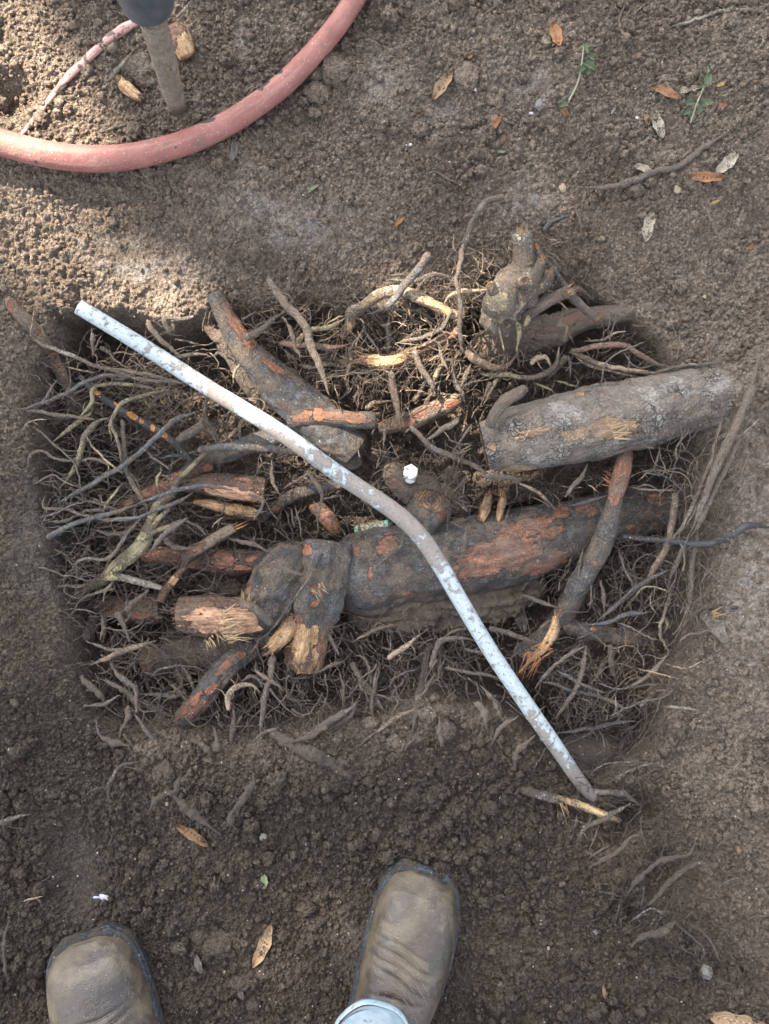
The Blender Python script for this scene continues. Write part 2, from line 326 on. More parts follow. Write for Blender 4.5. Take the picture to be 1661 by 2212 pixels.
def tube(mb, pts, sides=12, ds=None, amp=.18, wob=0.0, seed=0, ends=('round', 'round'), peels=(), fsc=1.0, ridges=0.0, sq=1.0, basepeel=0.0, grit=0.0, box=0.0):
    """pts rows: x,y,z,r"""
    p = np.asarray(pts, float); rm = p[:, 3].mean(); ds = ds or max(.0022, rm * .45)
    c = spline(p, ds); r = np.clip(c[:, 3], 2e-4, None); c = c[:, :3].copy(); n = len(c)
    if wob:
        q = c * 1.0
        for k in range(3): c[:, k] += wob * (1.2 * fb3(q, .05 / max(rm, .0012), 2, seed + 40 + k) + .32 * fb3(q, .33 / max(rm, .0012), 1, seed + 50 + k)) * (1 if k < 2 else .7)
    T, N, B = frames(c); L = np.concatenate([[0], np.cumsum(np.linalg.norm(np.diff(c, axis=0), axis=1))])
    for side, e in ((0, ends[0]), (1, ends[1])):
        if e == 'round':
            dd = (L if side == 0 else L[-1] - L); k = np.clip(dd / (r * 1.0 + 1e-6), 0, 1); r = r * np.sqrt(np.clip(1 - (1 - k) ** 2, .02, 1))
        elif e == 'point':
            dd = (L if side == 0 else L[-1] - L); r = r * (.15 + .85 * np.clip(dd / (rm * 9), 0, 1))
    t0_ = np.arange(sides) * 2 * math.pi / sides; th = t0_ + math.pi / 2
    cs, sn = np.cos(th), np.sin(th)
    d = cs[None, :, None] * N[:, None] + sn[None, :, None] * B[:, None]
    if sq != 1.0: d = d * np.array([1, 1, sq])
    if box:
        bq = 1.12 / (np.abs(np.cos(th + .5)) ** box + np.abs(np.sin(th + .5)) ** box) ** (1 / box); d = d * bq[None, :, None]
    V = c[:, None] + r[:, None, None] * d; flat = V.reshape(-1, 3)
    if amp:
        q = np.stack([flat[:, 0], flat[:, 1], flat[:, 2]], 1); s1 = fsc * .55 / rm
        nz = fb3(q, s1, 2, seed) * .6 + fb3(q, s1 * 3.1, 2, seed + 9) * .4
        if ridges:
            lt = np.stack([np.repeat(L, sides) * 14, np.tile(cs, n) * 2.2 + 5, np.tile(sn, n) * 2.2], 1); nz = nz + ridges * fb3(lt, 1.6, 3, seed + 5)
        flat = flat + (d.reshape(-1, 3) * (amp * nz * np.repeat(r, sides))[:, None])
        if grit: flat = flat + d.reshape(-1, 3) * (grit * (.5 + fb3(flat, 190, 2, 71)) * np.clip(.6 + 1.4 * fb3(flat, 45, 2, 72), .15, 1.5))[:, None]
    a = np.full(len(flat), float(basepeel))
    for pu, pv, pa, pb, *rest in peels:
        U = CX + flat[:, 0] / K * H / (H - flat[:, 2]); Vv = CY - flat[:, 1] / K * H / (H - flat[:, 2])
        w = rest[1] if len(rest) > 1 else 1.0
        a = np.maximum(a, w * 1.15 * ell(U, Vv, pu, pv, pa, pb, rest[0] if rest else 0) ** .8)
    uv = np.stack([np.repeat(L, sides), np.tile(t0_, n) * rm], 1)
    idx = np.arange(n * sides).reshape(n, sides); nx = np.roll(idx, -1, 1)
    f = np.stack([idx[:-1], nx[:-1], nx[1:], idx[1:]], -1).reshape(-1, 4)[:, ::-1].tolist()
    base = len(flat); f.append(list(idx[0])); f.append(list(idx[-1][::-1]))
    mb.add(flat, f, a, uv)
    return dict(c=c, r=r, T=T, N=N, B=B, ring0=flat[:sides], ring1=flat[-sides:])
def cutface(name, ring, c, T, mat, parent, seed=0):
    """domed saw cut just proud of the end ring"""
    mb = MB(); sides = len(ring); vs = []; uvs = []; rs = [1.0, .8, .6, .4, .2]
    rng = np.random.RandomState(seed)
    for k, s in enumerate(rs):
        q = c + (ring - c) * s * (1.0 if k else .985) + T * (.0012 + (.0006 * rng.randn(sides) if k else 0))[..., None] if k else c + (ring - c) * .985 + T * .0008
        vs.append(q); uvs.append((ring - c)[:, :2] * s)
    vs.append((c + T * .0015)[None]); uvs.append(np.zeros((1, 2))); v = np.vstack(vs); uv = np.vstack(uvs); f = []
    for k in range(4):
        for i in range(sides):
            j = (i + 1) % sides; f.append((k * sides + i, k * sides + j, (k + 1) * sides + j, (k + 1) * sides + i))
    for i in range(sides): f.append((4 * sides + i, 4 * sides + (i + 1) % sides, 5 * sides))
    mb.add(v, f, None, uv); return build(name, mb, mat, parent)
def splinters(name, c, T, r, n, ln, mat, parent, seed=0, back=.3):
    rng = np.random.RandomState(seed); mb = MB(); T = T / np.linalg.norm(T)
    a = np.cross(T, (0, 0, 1)); a /= np.linalg.norm(a) + 1e-9; b = np.cross(T, a)
    for i in range(int(n * 1.3)):
        an = rng.rand() * 6.28; rr = r * math.sqrt(rng.rand()) * .95; p = c + (a * math.cos(an) + b * math.sin(an)) * rr - T * back * ln
        dr = T + .24 * rng.randn(3); dr /= np.linalg.norm(dr); L = ln * (.25 + 1.0 * rng.rand() ** 1.5) * (1 + back); w = min(.0022, r * (.04 + .16 * rng.rand() ** 2)) + .00025; w2 = w * (.25 + .3 * rng.rand())
        s = np.cross(dr, rng.randn(3)); s /= np.linalg.norm(s); t = np.cross(dr, s); vs = []; uv = []
        for k, (q, sc) in enumerate(((0, 1), (.4, .9), (.75, .55), (1, .08))):
            o = p + dr * L * q + s * w * .5 * (rng.rand() - .5)
            for x, y in ((1, 1), (-1, 1), (-1, -1), (1, -1)): vs.append(o + s * w * .5 * x * sc + t * w2 * .5 * y * sc); uv.append((L * q, (x * 2 + y) * w * .3))
        f = [(k * 4 + j, k * 4 + (j + 1) % 4, k * 4 + 4 + (j + 1) % 4, k * 4 + 4 + j) for k in range(3) for j in range(4)] + [(3, 2, 1, 0), (12, 13, 14, 15)]
        mb.add(vs, f, None, uv)
    return build(name, mb, mat, parent, smooth=False)
REG = {'D': (0, 0, 1), '1': (0, 0, .5), '2': (830.5, 0, .5), '3': (0, 519.1, .3646), '4': (519.1, 519.1, .3646), '5': (1038.1, 475.8, .375), '6': (0, 865.1, .3646), '7': (519.1, 908.4, .3646),
       '8': (1055.4, 865.1, .3646), '9': (86.5, 1211.1, .3646), 'a': (605.6, 1254.4, .3646), 'b': (1055.4, 1254.4, .3646), 'c': (0, 1643.7, .3646), 'd': (605.6, 1773.5, .3125), 'e': (1055.4, 1686.9, .3646), 'f': (328.7, 1107.3, .2708)}
def cv(reg, x, y): o = REG[reg]; return o[0] + x * o[2], o[1] + y * o[2]
def rows(reg, pts, w, zs, gnd=True, sink=0.0):
    """pts in reading units of a region, w = diameter(s) in the same units, zs = height(s) in metres"""
    n = len(pts); w = np.interp(np.linspace(0, 1, n), np.linspace(0, 1, len(w)), w) if isinstance(w, (list, tuple)) else np.full(n, w)
    zs = np.interp(np.linspace(0, 1, n), np.linspace(0, 1, len(zs)), zs) if isinstance(zs, (list, tuple)) else np.full(n, zs)
    out = []
    for (x, y), ww, z in zip(pts, w, zs):
        u, v = cv(reg, x, y); r = ww * REG[reg][2] * K * .5 * (H - z) / H; p = P(u, v, z)
        if gnd:
            g = PG(u, v, .35 * r)
            if g[2] > z: p = g
        out.append((*p[:3], r))
    return out
# ---------------------------------------------------------------- ground sheet
def make_ground():
    ny, nx = GZ.shape; v = np.stack([MX.ravel(), MY.ravel(), GZ.ravel()], 1)
    i = np.arange(ny * nx).reshape(ny, nx); f = np.stack([i[:-1, :-1], i[:-1, 1:], i[1:, 1:], i[1:, :-1]], -1).reshape(-1, 4)
    m = bpy.data.meshes.new('ground'); m.vertices.add(len(v)); m.vertices.foreach_set('co', v.astype(np.float32).ravel())
    m.loops.add(f.size); m.loops.foreach_set('vertex_index', f.astype(np.int32).ravel()); m.polygons.add(len(f))
    m.polygons.foreach_set('loop_start', (np.arange(len(f)) * 4).astype(np.int32)); m.polygons.foreach_set('use_smooth', np.ones(len(f), bool))
    for nm, dat in (('damp_shade', _d), ('smear', _s)):
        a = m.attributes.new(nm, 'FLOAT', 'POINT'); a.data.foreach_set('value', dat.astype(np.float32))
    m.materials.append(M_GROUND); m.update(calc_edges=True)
    o = bpy.data.objects.new('ground', m); COL.objects.link(o); tag(o, 'brown crumbly soil with a dug pit in the middle', None, None, 'structure')
make_ground()
def ico(sub):
    t = (1 + 5 ** .5) / 2
    v = [(-1, t, 0), (1, t, 0), (-1, -t, 0), (1, -t, 0), (0, -1, t), (0, 1, t), (0, -1, -t), (0, 1, -t), (t, 0, -1), (t, 0, 1), (-t, 0, -1), (-t, 0, 1)]
    f = [(0, 11, 5), (0, 5, 1), (0, 1, 7), (0, 7, 10), (0, 10, 11), (1, 5, 9), (5, 11, 4), (11, 10, 2), (10, 7, 6), (7, 1, 8), (3, 9, 4), (3, 4, 2), (3, 2, 6), (3, 6, 8), (3, 8, 9), (4, 9, 5), (2, 4, 11), (6, 2, 10), (8, 6, 7), (9, 8, 1)]
    v = [np.array(q) / np.linalg.norm(q) for q in v]
    for _ in range(sub):
        c = {}; g = []
        def mid(a, b):
            k = (min(a, b), max(a, b))
            if k not in c: q = v[a] + v[b]; v.append(q / np.linalg.norm(q)); c[k] = len(v) - 1
            return c[k]
        for a, b, d in f: ab, bd, da = mid(a, b), mid(b, d), mid(d, a); g += [(a, ab, da), (b, bd, ab), (d, da, bd), (ab, bd, da)]
        f = g
    return np.array(v), np.array(f)
IC1 = ico(1); IC2 = ico(2); IC3 = ico(3)
def lump(c, r, seed, ic=IC2, amp=.35, sq=(1, 1, .8)):
    v, f = ic; rng = np.random.RandomState(seed); n = 1 + amp * fb3(v + rng.rand(3) * 50, 1.5, 3, seed)
    return c + v * n[:, None] * r * np.array(sq) * (.85 + .3 * rng.rand(3)), f
def clod_stuff():
    rng = np.random.RandomState(4); V = []; F = []; n = 0
    for cnt, lo, hi, ic in ((13000, .0011, .0030, IC1), (2200, .003, .0058, IC1), (240, .006, .011, IC2)):
        k = 0
        while k < cnt:
            u = rng.rand() * 1800 - 70; v = rng.rand() * 2360 - 70
            dens = .35 + .5 * (v > 1600) + .35 * (u < 700 and v < 330) + .2 * (v < 400)
            if rng.rand() > dens: continue
            if ell(np.float64(u), np.float64(v), 140, 1920, 60, 110) > .4: continue
            x, y = (u - CX) * K, (CY - v) * K; r = lo + (hi - lo) * rng.rand() ** 2
            z = gz(x, y)
            if lo > .005 and z < -.10: continue
            q = ic[0] * r * (.75 + .5 * rng.rand(3)) * (1 + .18 * rng.randn(len(ic[0]), 1)) + (x, y, z + r * .35)
            V.append(q); F.append(ic[1] + n); n += len(q); k += 1
    V = np.vstack(V); F = np.vstack(F)
    m = bpy.data.meshes.new('soil_crumbs'); m.from_pydata(V.tolist(), [], F.tolist()); m.polygons.foreach_set('use_smooth', np.ones(len(F), bool)); m.materials.append(M_GROUND); ad = m.attributes.new('damp_shade', 'FLOAT', 'POINT'); ad.data.foreach_set('value', (gdamp_shade(V) * .92).astype(np.float32)); m.update()
    o = bpy.data.objects.new('soil_crumbs', m); COL.objects.link(o); tag(o, 'loose crumbs of soil scattered over the ground', 'soil', None, 'stuff')
clod_stuff()

def pe(reg, L): return [(*cv(reg, q[0], q[1]), q[2] * REG[reg][2], q[3] * REG[reg][2], *(q[4:])) for q in L]
SEED = [100]
def limb(name, parent, reg, pts, w, zs, mat, peels=(), sides=40, amp=.16, ridges=.35, ends=('flat', 'flat'), cut=(), split=(), gnd=False, spl=M_SPL, basepeel=0.0, fsc=1.0, sq=1.0, box=0.0):
    SEED[0] += 7; mb = MB(); R = rows(reg, pts, w, zs, gnd)
    big = R[len(R) // 2][3] > .012
    t = tube(mb, R, int(sides * 1.6) if big else sides, .0024 if big else None, amp, 0, SEED[0], ends, pe(reg, peels), fsc, ridges, sq, basepeel, {'dirty': .0030, 'greyroot': .0018, 'blue': .0014, 'grey': .0010, 'slate': .0010, 'dark': .0014, 'brown': .0012}.get(mat, .0009), box)
    o = build(name, mb, BM[mat], parent)
    par = parent if parent is not None else o
    for e in cut:
        k = 0 if e == 0 else -1; ring = t['ring0'] if e == 0 else t['ring1']; T = -t['T'][0] if e == 0 else t['T'][-1]
        if e == 0: ring = ring
        x = cutface('cut_face', ring, ring.mean(0), T, M_CUT, par, SEED[0]); x['label'] = 'rough sawn end'
    for e, n, ln in split:
        k = 0 if e == 0 else -1; T = -t['T'][0] if e == 0 else t['T'][-1]
        c = t['c'][k]; splinters('torn_end', c, T, t['r'][0 if e == 0 else -1] * .95 if ends[0 if e == 0 else 1] == 'flat' else R[k][3] * .8, n, ln, spl, par, SEED[0])
    return o, t
def solo(name, label, cat, *a, group=None, **kw):
    """a thing with its own root Empty when it carries parts, else one mesh"""
    reg, pts, w, zs = a[:4]
    if kw.get('cut') or kw.get('split'):
        R = rows(reg, pts, w, zs, kw.get('gnd', False)); e = empty(name, R[0][:3] - np.array([0, 0, R[0][3]]), label, cat, group)
        limb('root_shaft', e, *a, **kw); return e
    o, t = limb(name, None, *a, **kw); return tag(o, label, cat, group)

GB = 'cut roots and limbs in the pit'
# ---- the stump with its main roots
st = empty('tree_stump', P(700, 1300, -.16), 'dark barked stump knuckle with torn brown limbs beside the bent pipe', 'stump')
limb('stump_body', st, 'f', [(1380, 250), (1360, 420), (1320, 600), (1270, 800), (1245, 930), (1235, 1010)], [290, 335, 345, 300, 262, 225], [-.062, -.056, -.056, -.066, -.072, -.078], 'blue',
     [(1300, 725, 45, 22, -.5), (1235, 300, 40, 45, 0), (1310, 610, 55, 45, .4, .8), (1150, 860, 60, 60, 0, .8)], 56, .20, .9, cut=(1,), split=((1, 12, .012),), fsc=1.6, box=5)
limb('torn_limb_end', st, 'f', [(1262, 850), (1245, 960), (1225, 1090), (1205, 1235)], [236, 256, 250, 236], [-.062, -.066, -.072, -.078], 'torn', [(1190, 1000, 60, 240, .1, 1.3), (1280, 950, 50, 120, 0, 1.0), (1300, 1150, 30, 90, 0, .8)], 50, .2, 1.1, split=((1, 26, .010),), box=3.0, fsc=1.6)
limb('root_limb', st, 'f', [(1270, 270), (1130, 440), (1010, 610), (930, 760), (800, 900)], [200, 400, 430, 380, 230], [-.075, -.07, -.072, -.08, -.1], 'dark', [(745, 620, 50, 30, -.6), (1240, 300, 40, 40, 0)], 60, .20, 1.3, ('round', 'round'), fsc=1.5, box=4)
limb('root_limb', st, 'f', [(960, 800), (800, 815), (640, 820), (460, 815), (330, 810), (215, 805)], [170, 225, 245, 250, 235, 215], [-.062, -.058, -.06, -.065, -.07, -.072], 'peel',
     [(600, 860, 300, 95, 0, 1.2), (430, 880, 110, 80, 0, 1.2), (750, 900, 150, 60, 0, 1.2)], 52, .2, 1.0, cut=(1,), split=((1, 26, .010),), box=3.2)
limb('root_limb', st, 'f', [(1150, 830), (1090, 920), (1030, 1000), (955, 1075)], [120, 135, 130, 115], [-.05, -.046, -.05, -.056], 'torn', [(1020, 1000, 130, 60, -.8, 1.3), (1100, 930, 70, 70, 0, 1.1)], 36, .2, .9, split=((1, 14, .016),))
limb('root_limb', st, 'f', [(700, 745), (780, 740), (860, 800), (960, 880)], [40, 60, 62, 60], [-.025, -.022, -.026, -.04], 'greyroot', [(740, 745, 60, 20)], 18, .25, .3, ('round', 'round'))
limb('main_root', st, 'D', [(700, 1262), (780, 1240), (860, 1222), (960, 1210), (1060, 1192), (1160, 1168), (1260, 1138), (1370, 1105), (1480, 1092)], [150, 178, 172, 168, 162, 148, 128, 104, 88],
     [-.10, -.098, -.096, -.096, -.098, -.100, -.108, -.118, -.13], 'slate',
     [(836, 1180, 22, 26, .5, 1.1), (770, 1190, 8, 12), (1050, 1208, 60, 32, -.3, 1.2), (1110, 1195, 60, 30, -.3, 1.1), (1130, 1140, 62, 20, -.25), (1078, 1185, 70, 22, -.3, 1.1), (1165, 1225, 50, 16, -.2), (1205, 1205, 20, 16, 0, 1.1), (1213, 1106, 20, 16, 0),
      (1265, 1098, 24, 13, .3), (1275, 1106, 9, 12), (1364, 1140, 10, 8, 0, 1.2), (1420, 1080, 22, 12, .2, 1.1), (1400, 1118, 6, 5, 0, 1.2), (1423, 1112, 7, 5, 0, 1.2), (1415, 1134, 8, 6, 0, 1.2), (1000, 1235, 40, 14, -.2), (800, 1240, 6, 14), (1190, 1150, 30, 12, -.3), (880, 1285, 40, 8, -.1, .7)], 76, .14, .55, ends=('round', 'round'), fsc=1.6)
limb('root_limb', st, 'D', [(735, 1300), (830, 1310), (930, 1300), (1060, 1290), (1180, 1255)], [70, 95, 105, 90, 60], [-.13, -.128, -.13, -.135, -.14], 'dirty', [(940, 1290, 40, 10, 0, .7)], 44, .5, 1.2, ('round', 'round'), fsc=2.4)
limb('root_knob', st, 'D', [(905, 1150), (925, 1110), (935, 1082)], [75, 80, 66], [-.10, -.075, -.062], 'slate', [(918, 1085, 16, 12), (955, 1110, 10, 20, 0, .9)], 40, .25, .6, cut=(1,), box=3.5)
limb('root_limb', st, 'D', [(600, 1362), (540, 1385), (480, 1402), (400, 1410), (310, 1428)], [92, 84, 76, 72, 60], [-.10, -.112, -.12, -.125, -.13], 'greyroot', [(325, 1412, 30, 14, -.1), (310, 1440, 20, 9)], 36, .14, .4)
limb('side_root', st, '9', [(1270, 500), (1150, 590), (1060, 680), (980, 790), (890, 900), (810, 1010), (750, 1120)], [115, 128, 132, 136, 130, 118, 80], [-.085, -.072, -.07, -.074, -.08, -.088, -.098], 'dark',
     [(1020, 760, 42, 26, -.6, 1.2), (950, 862, 46, 34, -.4, 1.25), (890, 918, 38, 24, -.3, 1.2), (775, 1055, 50, 70, .3, 1.3), (1100, 620, 90, 24, -.85, .95), (880, 860, 26, 120, .75, 1.0), (1190, 560, 30, 30)], 44, .16, .8, split=((1, 5, .012),), spl=M_SPLO)
o = limb('root_shard', st, '9', [(1300, 480), (1275, 510), (1245, 560)], [16, 34, 14], [-.045, -.045, -.05], 'red', [(1275, 510, 60, 60)], 12, .1, .2, ('point', 'point'))
mb = MB(); tube(mb, rows('f', [(835, 1035), (960, 920), (1110, 720), (1240, 530), (1360, 330)], [12, 14, 22, 26, 14], [-.03, -.012, -.002, -.006, -.02], False), 8, None, .2, .002, 3); build('thin_root', mb, BM['dark'], st)
mb = MB(); tube(mb, rows('f', [(905, 420), (1030, 440), (1130, 475), (1210, 495)], [16, 26, 32, 20], [-.01, -.008, -.01, -.015], False), 8, None, .2, .001, 5, peels=pe('f', [(930, 425, 50, 20)])); build('thin_root', mb, BM['greyroot'], st)
splinters('torn_fibres', P(*cv('f', 1330, 620), -.008), np.array([.5, -.6, .3]), .010, 16, .012, M_STRAW, st, 8, .5)
splinters('torn_fibres', P(*cv('f', 640, 900), -.028), np.array([1, .25, .12]), .022, 46, .022, M_STRAW, st, 18, .5)
splinters('torn_fibres', P(*cv('f', 780, 690), -.035), np.array([.2, 1, .4]), .012, 22, .014, M_STRAW, st, 28, .4)
splinters('torn_fibres', P(*cv('f', 1130, 1090), -.055), np.array([-.4, -.5, .3]), .012, 16, .016, M_SPLO, st, 38, .4)
splinters('torn_fibres', P(*cv('f', 520, 1000), -.06), np.array([.3, -.5, .2]), .018, 24, .012, M_STRAW, st, 48, .4)

# ---- grey log at the right
lg = empty('thick_log', P(1300, 930, -.09), 'thick cracked grey log running into the right bank of the pit', 'log')
limb('log_shaft', lg, 'D', [(1045, 962), (1110, 948), (1200, 930), (1290, 912), (1380, 893), (1480, 868), (1570, 852), (1680, 840)], [100, 138, 150, 156, 150, 140, 128, 120], [-.045, -.042, -.040, -.038, -.037, -.040, -.050, -.07], 'grey',
     [(1325, 924, 48, 22, -.1, 1.25), (1245, 938, 34, 12, -.15, 1.1), (1062, 964, 10, 9, 0, 1.2), (1120, 1014, 36, 8, -.05, 1.2), (1254, 852, 10, 6), (1150, 935, 60, 14, -.2, .62), (1622, 836, 40, 8, -.1, .7)], 84, .13, .7, fsc=1.5, cut=(0,))
limb('side_root', lg, '4', [(1700, 870), (1610, 925), (1545, 975), (1505, 1040), (1470, 1105)], [45, 60, 66, 66, 55], [.004, .010, .012, .010, -.002], 'greyroot', (), 24, .2, .3, ('round', 'round'))
splinters('torn_fibres', P(1335, 930, .008), np.array([.9, .3, .15]), .016, 18, .016, M_STRAW, lg, 78, .5)

# ---- arching dark root with red top, splintered end
ar = empty('arching_root', P(1210, 1400, -.13), 'smooth blue black root arching across the main root, its top end peeled red', 'root')
limb('root_shaft', ar, '8', [(812, 300), (795, 400), (768, 500), (745, 600), (712, 730), (665, 860), (600, 980), (530, 1100), (470, 1230), (400, 1330), (300, 1430), (190, 1500), (110, 1560)][:12], [80, 100, 104, 92, 122, 128, 128, 130, 126, 124, 122, 110],
     [-.040, -.026, -.020, -.022, -.026, -.036, -.05, -.066, -.082, -.092, -.102, -.112], 'slate',
     [(812, 320, 60, 60, 0, 1.3), (795, 400, 70, 80, 0, 1.3), (765, 500, 70, 70, 0, 1.3), (745, 570, 34, 50, 0, 1.2), (735, 640, 8, 16), (627, 965, 22, 15, .3, 1.3), (740, 610, 20, 20)], 52, .07, .12, cut=(0,))
limb('split_bark', ar, 'b', [(400, 215), (385, 300), (345, 370), (270, 450), (180, 545)], [34, 64, 52, 40, 14], [-.058, -.050, -.055, -.068, -.08], 'torn', [(390, 280, 60, 80, 0, 1.4), (280, 430, 90, 60, -.7, 1.4)], 20, .3, 1.0, ('flat', 'point'), split=((0, 10, .014),), spl=M_SPLO, basepeel=.7)
splinters('torn_fibres', P(*cv('b', 330, 400), -.055), np.array([-1, -.35, .1]), .010, 10, .03, M_SPLO, ar, 5, .3)
splinters('torn_fibres', P(*cv('b', 255, 470), -.06), np.array([-.55, -1, .05]), .012, 14, .030, M_SPLO, ar, 6, .3)
splinters('torn_fibres', P(*cv('8', 725, 470), -.025), np.array([-.8, .5, .3]), .008, 14, .018, M_SPLO, ar, 9, .3)
solo('cut_root', 'short blue grey root with tan sawn end, beside the splintered foot of the arching root', 'root', 'b', [(440, 272), (560, 290), (680, 315), (800, 330), (900, 335), (980, 330)], [84, 92, 98, 104, 100, 70], [-.086, -.084, -.086, -.092, -.10, -.11], 'slate', [(622, 288, 14, 16, 0, 1.3), (448, 270, 14, 50, 0, 1.0)], group=GB, cut=(0,), amp=.08, ridges=.1, sides=40)

# ---- other thick roots and cut pieces
solo('cut_root', 'long dark root slanting down from the top rim, with a split orange streak', 'root', 'D', [(462, 632), (495, 700), (538, 765), (590, 820), (645, 872), (705, 925), (768, 972)], [34, 46, 62, 84, 92, 94, 76], [-.030, -.045, -.052, -.058, -.062, -.066, -.075], 'blue', [(505, 690, 12, 45, -.5, 1.2), (540, 738, 14, 16, 0, 1.25), (528, 716, 10, 24, -.4, 1.2), (590, 790, 34, 10, .7, .9)], group=GB, sides=52, amp=.16, ridges=.4, cut=(1,), fsc=1.5)
solo('cut_root', 'mud coated root lying along the left side of the slanting dark root', 'root', '3', [(1190, 420), (1250, 520), (1340, 610), (1430, 760), (1520, 900), (1600, 980)], [50, 84, 100, 118, 120, 90], [-.07, -.08, -.088, -.10, -.11, -.12], 'greyroot', [(1240, 520, 30, 14, .6, 1.0), (1410, 715, 14, 10)], group=GB, sides=36)
solo('cut_root', 'peeled cream and orange root stub with sawn right end, below the slanting dark root', 'root', '4', [(290, 1075), (420, 1045), (540, 1050), (660, 1062), (795, 1068)], [90, 100, 98, 100, 102], [-.05, -.042, -.040, -.042, -.046], 'blue', [(360, 1040, 50, 34, -.2, 1.3), (465, 1030, 30, 40, 0, 1.3), (600, 1040, 150, 26, .05, 1.25), (700, 1070, 90, 20, 0, .8)], group=GB, cut=(1,), sides=44, ridges=.5, split=((1, 8, .008),))
solo('cut_root', 'mottled grey brown root rising right with red torn tip, above the white bolt cap', 'root', '4', [(830, 1110), (930, 1085), (1030, 1060), (1130, 1010), (1230, 970), (1300, 940)], [70, 96, 108, 104, 100, 70], [-.095, -.086, -.08, -.076, -.074, -.076], 'brown', [(1270, 975, 36, 24, 0, 1.3), (1055, 1032, 20, 18, 0, 1.1), (1100, 1010, 120, 16, -.4, .9), (1000, 1090, 60, 16, -.2, .9)], group=GB, sides=40, ridges=.5, amp=.18)
solo('broken_root', 'shaggy brown root with frayed fibres under the pale arched root', 'root', '4', [(710, 705), (790, 720), (880, 722), (970, 690), (1070, 650), (1180, 600), (1300, 530)], [56, 84, 96, 84, 60, 56, 50], [-.048, -.042, -.040, -.038, -.034, -.03, -.028], 'torn', [(860, 715, 130, 30, -.1, 1.0), (790, 700, 40, 26, 0, 1.2), (990, 665, 80, 20, -.4, .9)], group=GB, sides=36, amp=.3, ridges=.9, split=((0, 20, .016),), spl=M_STRAW)
solo('arched_root', 'pale sandy root arching over the upper middle of the tangle', 'root', '4', [(600, 585), (650, 500), (660, 430), (740, 380), (850, 310), (960, 300), (1080, 350), (1180, 400), (1260, 440), (1330, 440)], [26, 58, 66, 60, 62, 66, 64, 62, 60, 44], [-.05, -.035, -.022, -.014, -.008, -.006, -.010, -.016, -.022, -.03], 'tan', [(1130, 370, 50, 24, .4, 1.2), (1215, 415, 36, 26, .4, 1.2), (760, 370, 70, 20, -.5, 1.0), (645, 520, 20, 50, 0, .9)], group=GB, sides=28, amp=.24, ridges=.2, ends=('round', 'round'))
solo('cut_root', 'pinkish peeled root with a pale bare patch, crossed by thin roots', 'root', '6', [(690, 640), (780, 610), (870, 565), (970, 510), (1070, 455), (1180, 395), (1260, 380)], [78, 84, 86, 86, 84, 90, 60], [-.098, -.09, -.084, -.08, -.078, -.076, -.08], 'red', [(960, 500, 130, 34, -.48, 1.5), (735, 620, 46, 26, -.3, 1.3), (1230, 400, 34, 24, 0, 1.2), (860, 560, 40, 26, -.4, 1.1)], group=GB, sides=36, cut=(0,), amp=.1, ridges=.25)
solo('cut_root', 'thick sawn root end of wet brown wood, facing right in the left tangle', 'root', '6', [(1060, 505), (1150, 490), (1260, 495), (1380, 512), (1480, 525), (1565, 535)], [60, 96, 128, 148, 156, 158], [-.088, -.082, -.08, -.08, -.08, -.082], 'peel', [(1400, 560, 190, 34, .1, 1.0), (1300, 520, 150, 20, .1, .9), (1450, 470, 100, 16, .2, .7)], group=GB, sides=52, cut=(1,), amp=.12, ridges=.8)
solo('broken_root', 'split tan root with frayed orange fibres, below the thick sawn root end', 'root', '6', [(1150, 600), (1230, 612), (1320, 635), (1420, 655), (1520, 672)], [22, 54, 76, 84, 78], [-.098, -.092, -.09, -.09, -.094], 'torn', [(1300, 625, 170, 34, .2, 1.5), (1450, 650, 80, 26, .1, 1.3)], group=GB, sides=32, amp=.22, ridges=1.0, split=((1, 16, .012), (0, 6, .02)), spl=M_STRAW)
solo('side_root', 'black root with a red scar running up to the pipe from the sawn root end', 'root', 'D', [(555, 1122), (590, 1098), (625, 1075), (675, 1056), (740, 1045)], [22, 26, 26, 25, 20], [-.115, -.108, -.10, -.095, -.10], 'dark', [(595, 1098, 9, 5, 0, 1.4)], group=GB, sides=26)
solo('cut_root', 'long root with raw pink wood and a frayed collar, left of the stump', 'root', '6', [(660, 885), (760, 900), (860, 912), (960, 920), (1060, 930), (1160, 940), (1280, 955), (1400, 960), (1520, 955), (1650, 930)], [60, 92, 104, 106, 104, 120, 140, 146, 130, 90], [-.12, -.11, -.104, -.10, -.10, -.10, -.10, -.10, -.10, -.105], 'red',
     [(950, 915, 120, 40, .05, 1.5), (1320, 940, 60, 50, 0, 1.2), (1130, 975, 24, 24, 0, 1.2), (1520, 930, 80, 20, -.2, .9), (1430, 990, 60, 20, 0, .8)], group=GB, sides=48, amp=.2, ridges=.7)
solo('broken_root', 'forked dark brown limb with a ragged tip rising from the pink wood root', 'root', 'f', [(250, 400), (300, 320), (400, 265), (500, 205), (590, 150), (655, 120)], [70, 92, 88, 84, 86, 70], [-.088, -.072, -.062, -.055, -.05, -.048], 'brown', [(330, 290, 80, 26, -.5, 1.0), (310, 420, 26, 26, 0, 1.0)], group=GB, sides=32, ridges=.8, amp=.22, split=((1, 10, .02),), spl=M_SPLO)
solo('broken_root', 'short snapped root with pale spiky fibres, between the pink wood root and the stump', 'root', 'f', [(70, 690), (115, 610), (170, 540), (240, 450)], [70, 62, 60, 44], [-.078, -.068, -.062, -.07], 'torn', [(170, 540, 50, 60, 0, .8)], group=GB, sides=26, ridges=.8, split=((1, 16, .014), (0, 4, .01)), spl=M_STRAW)
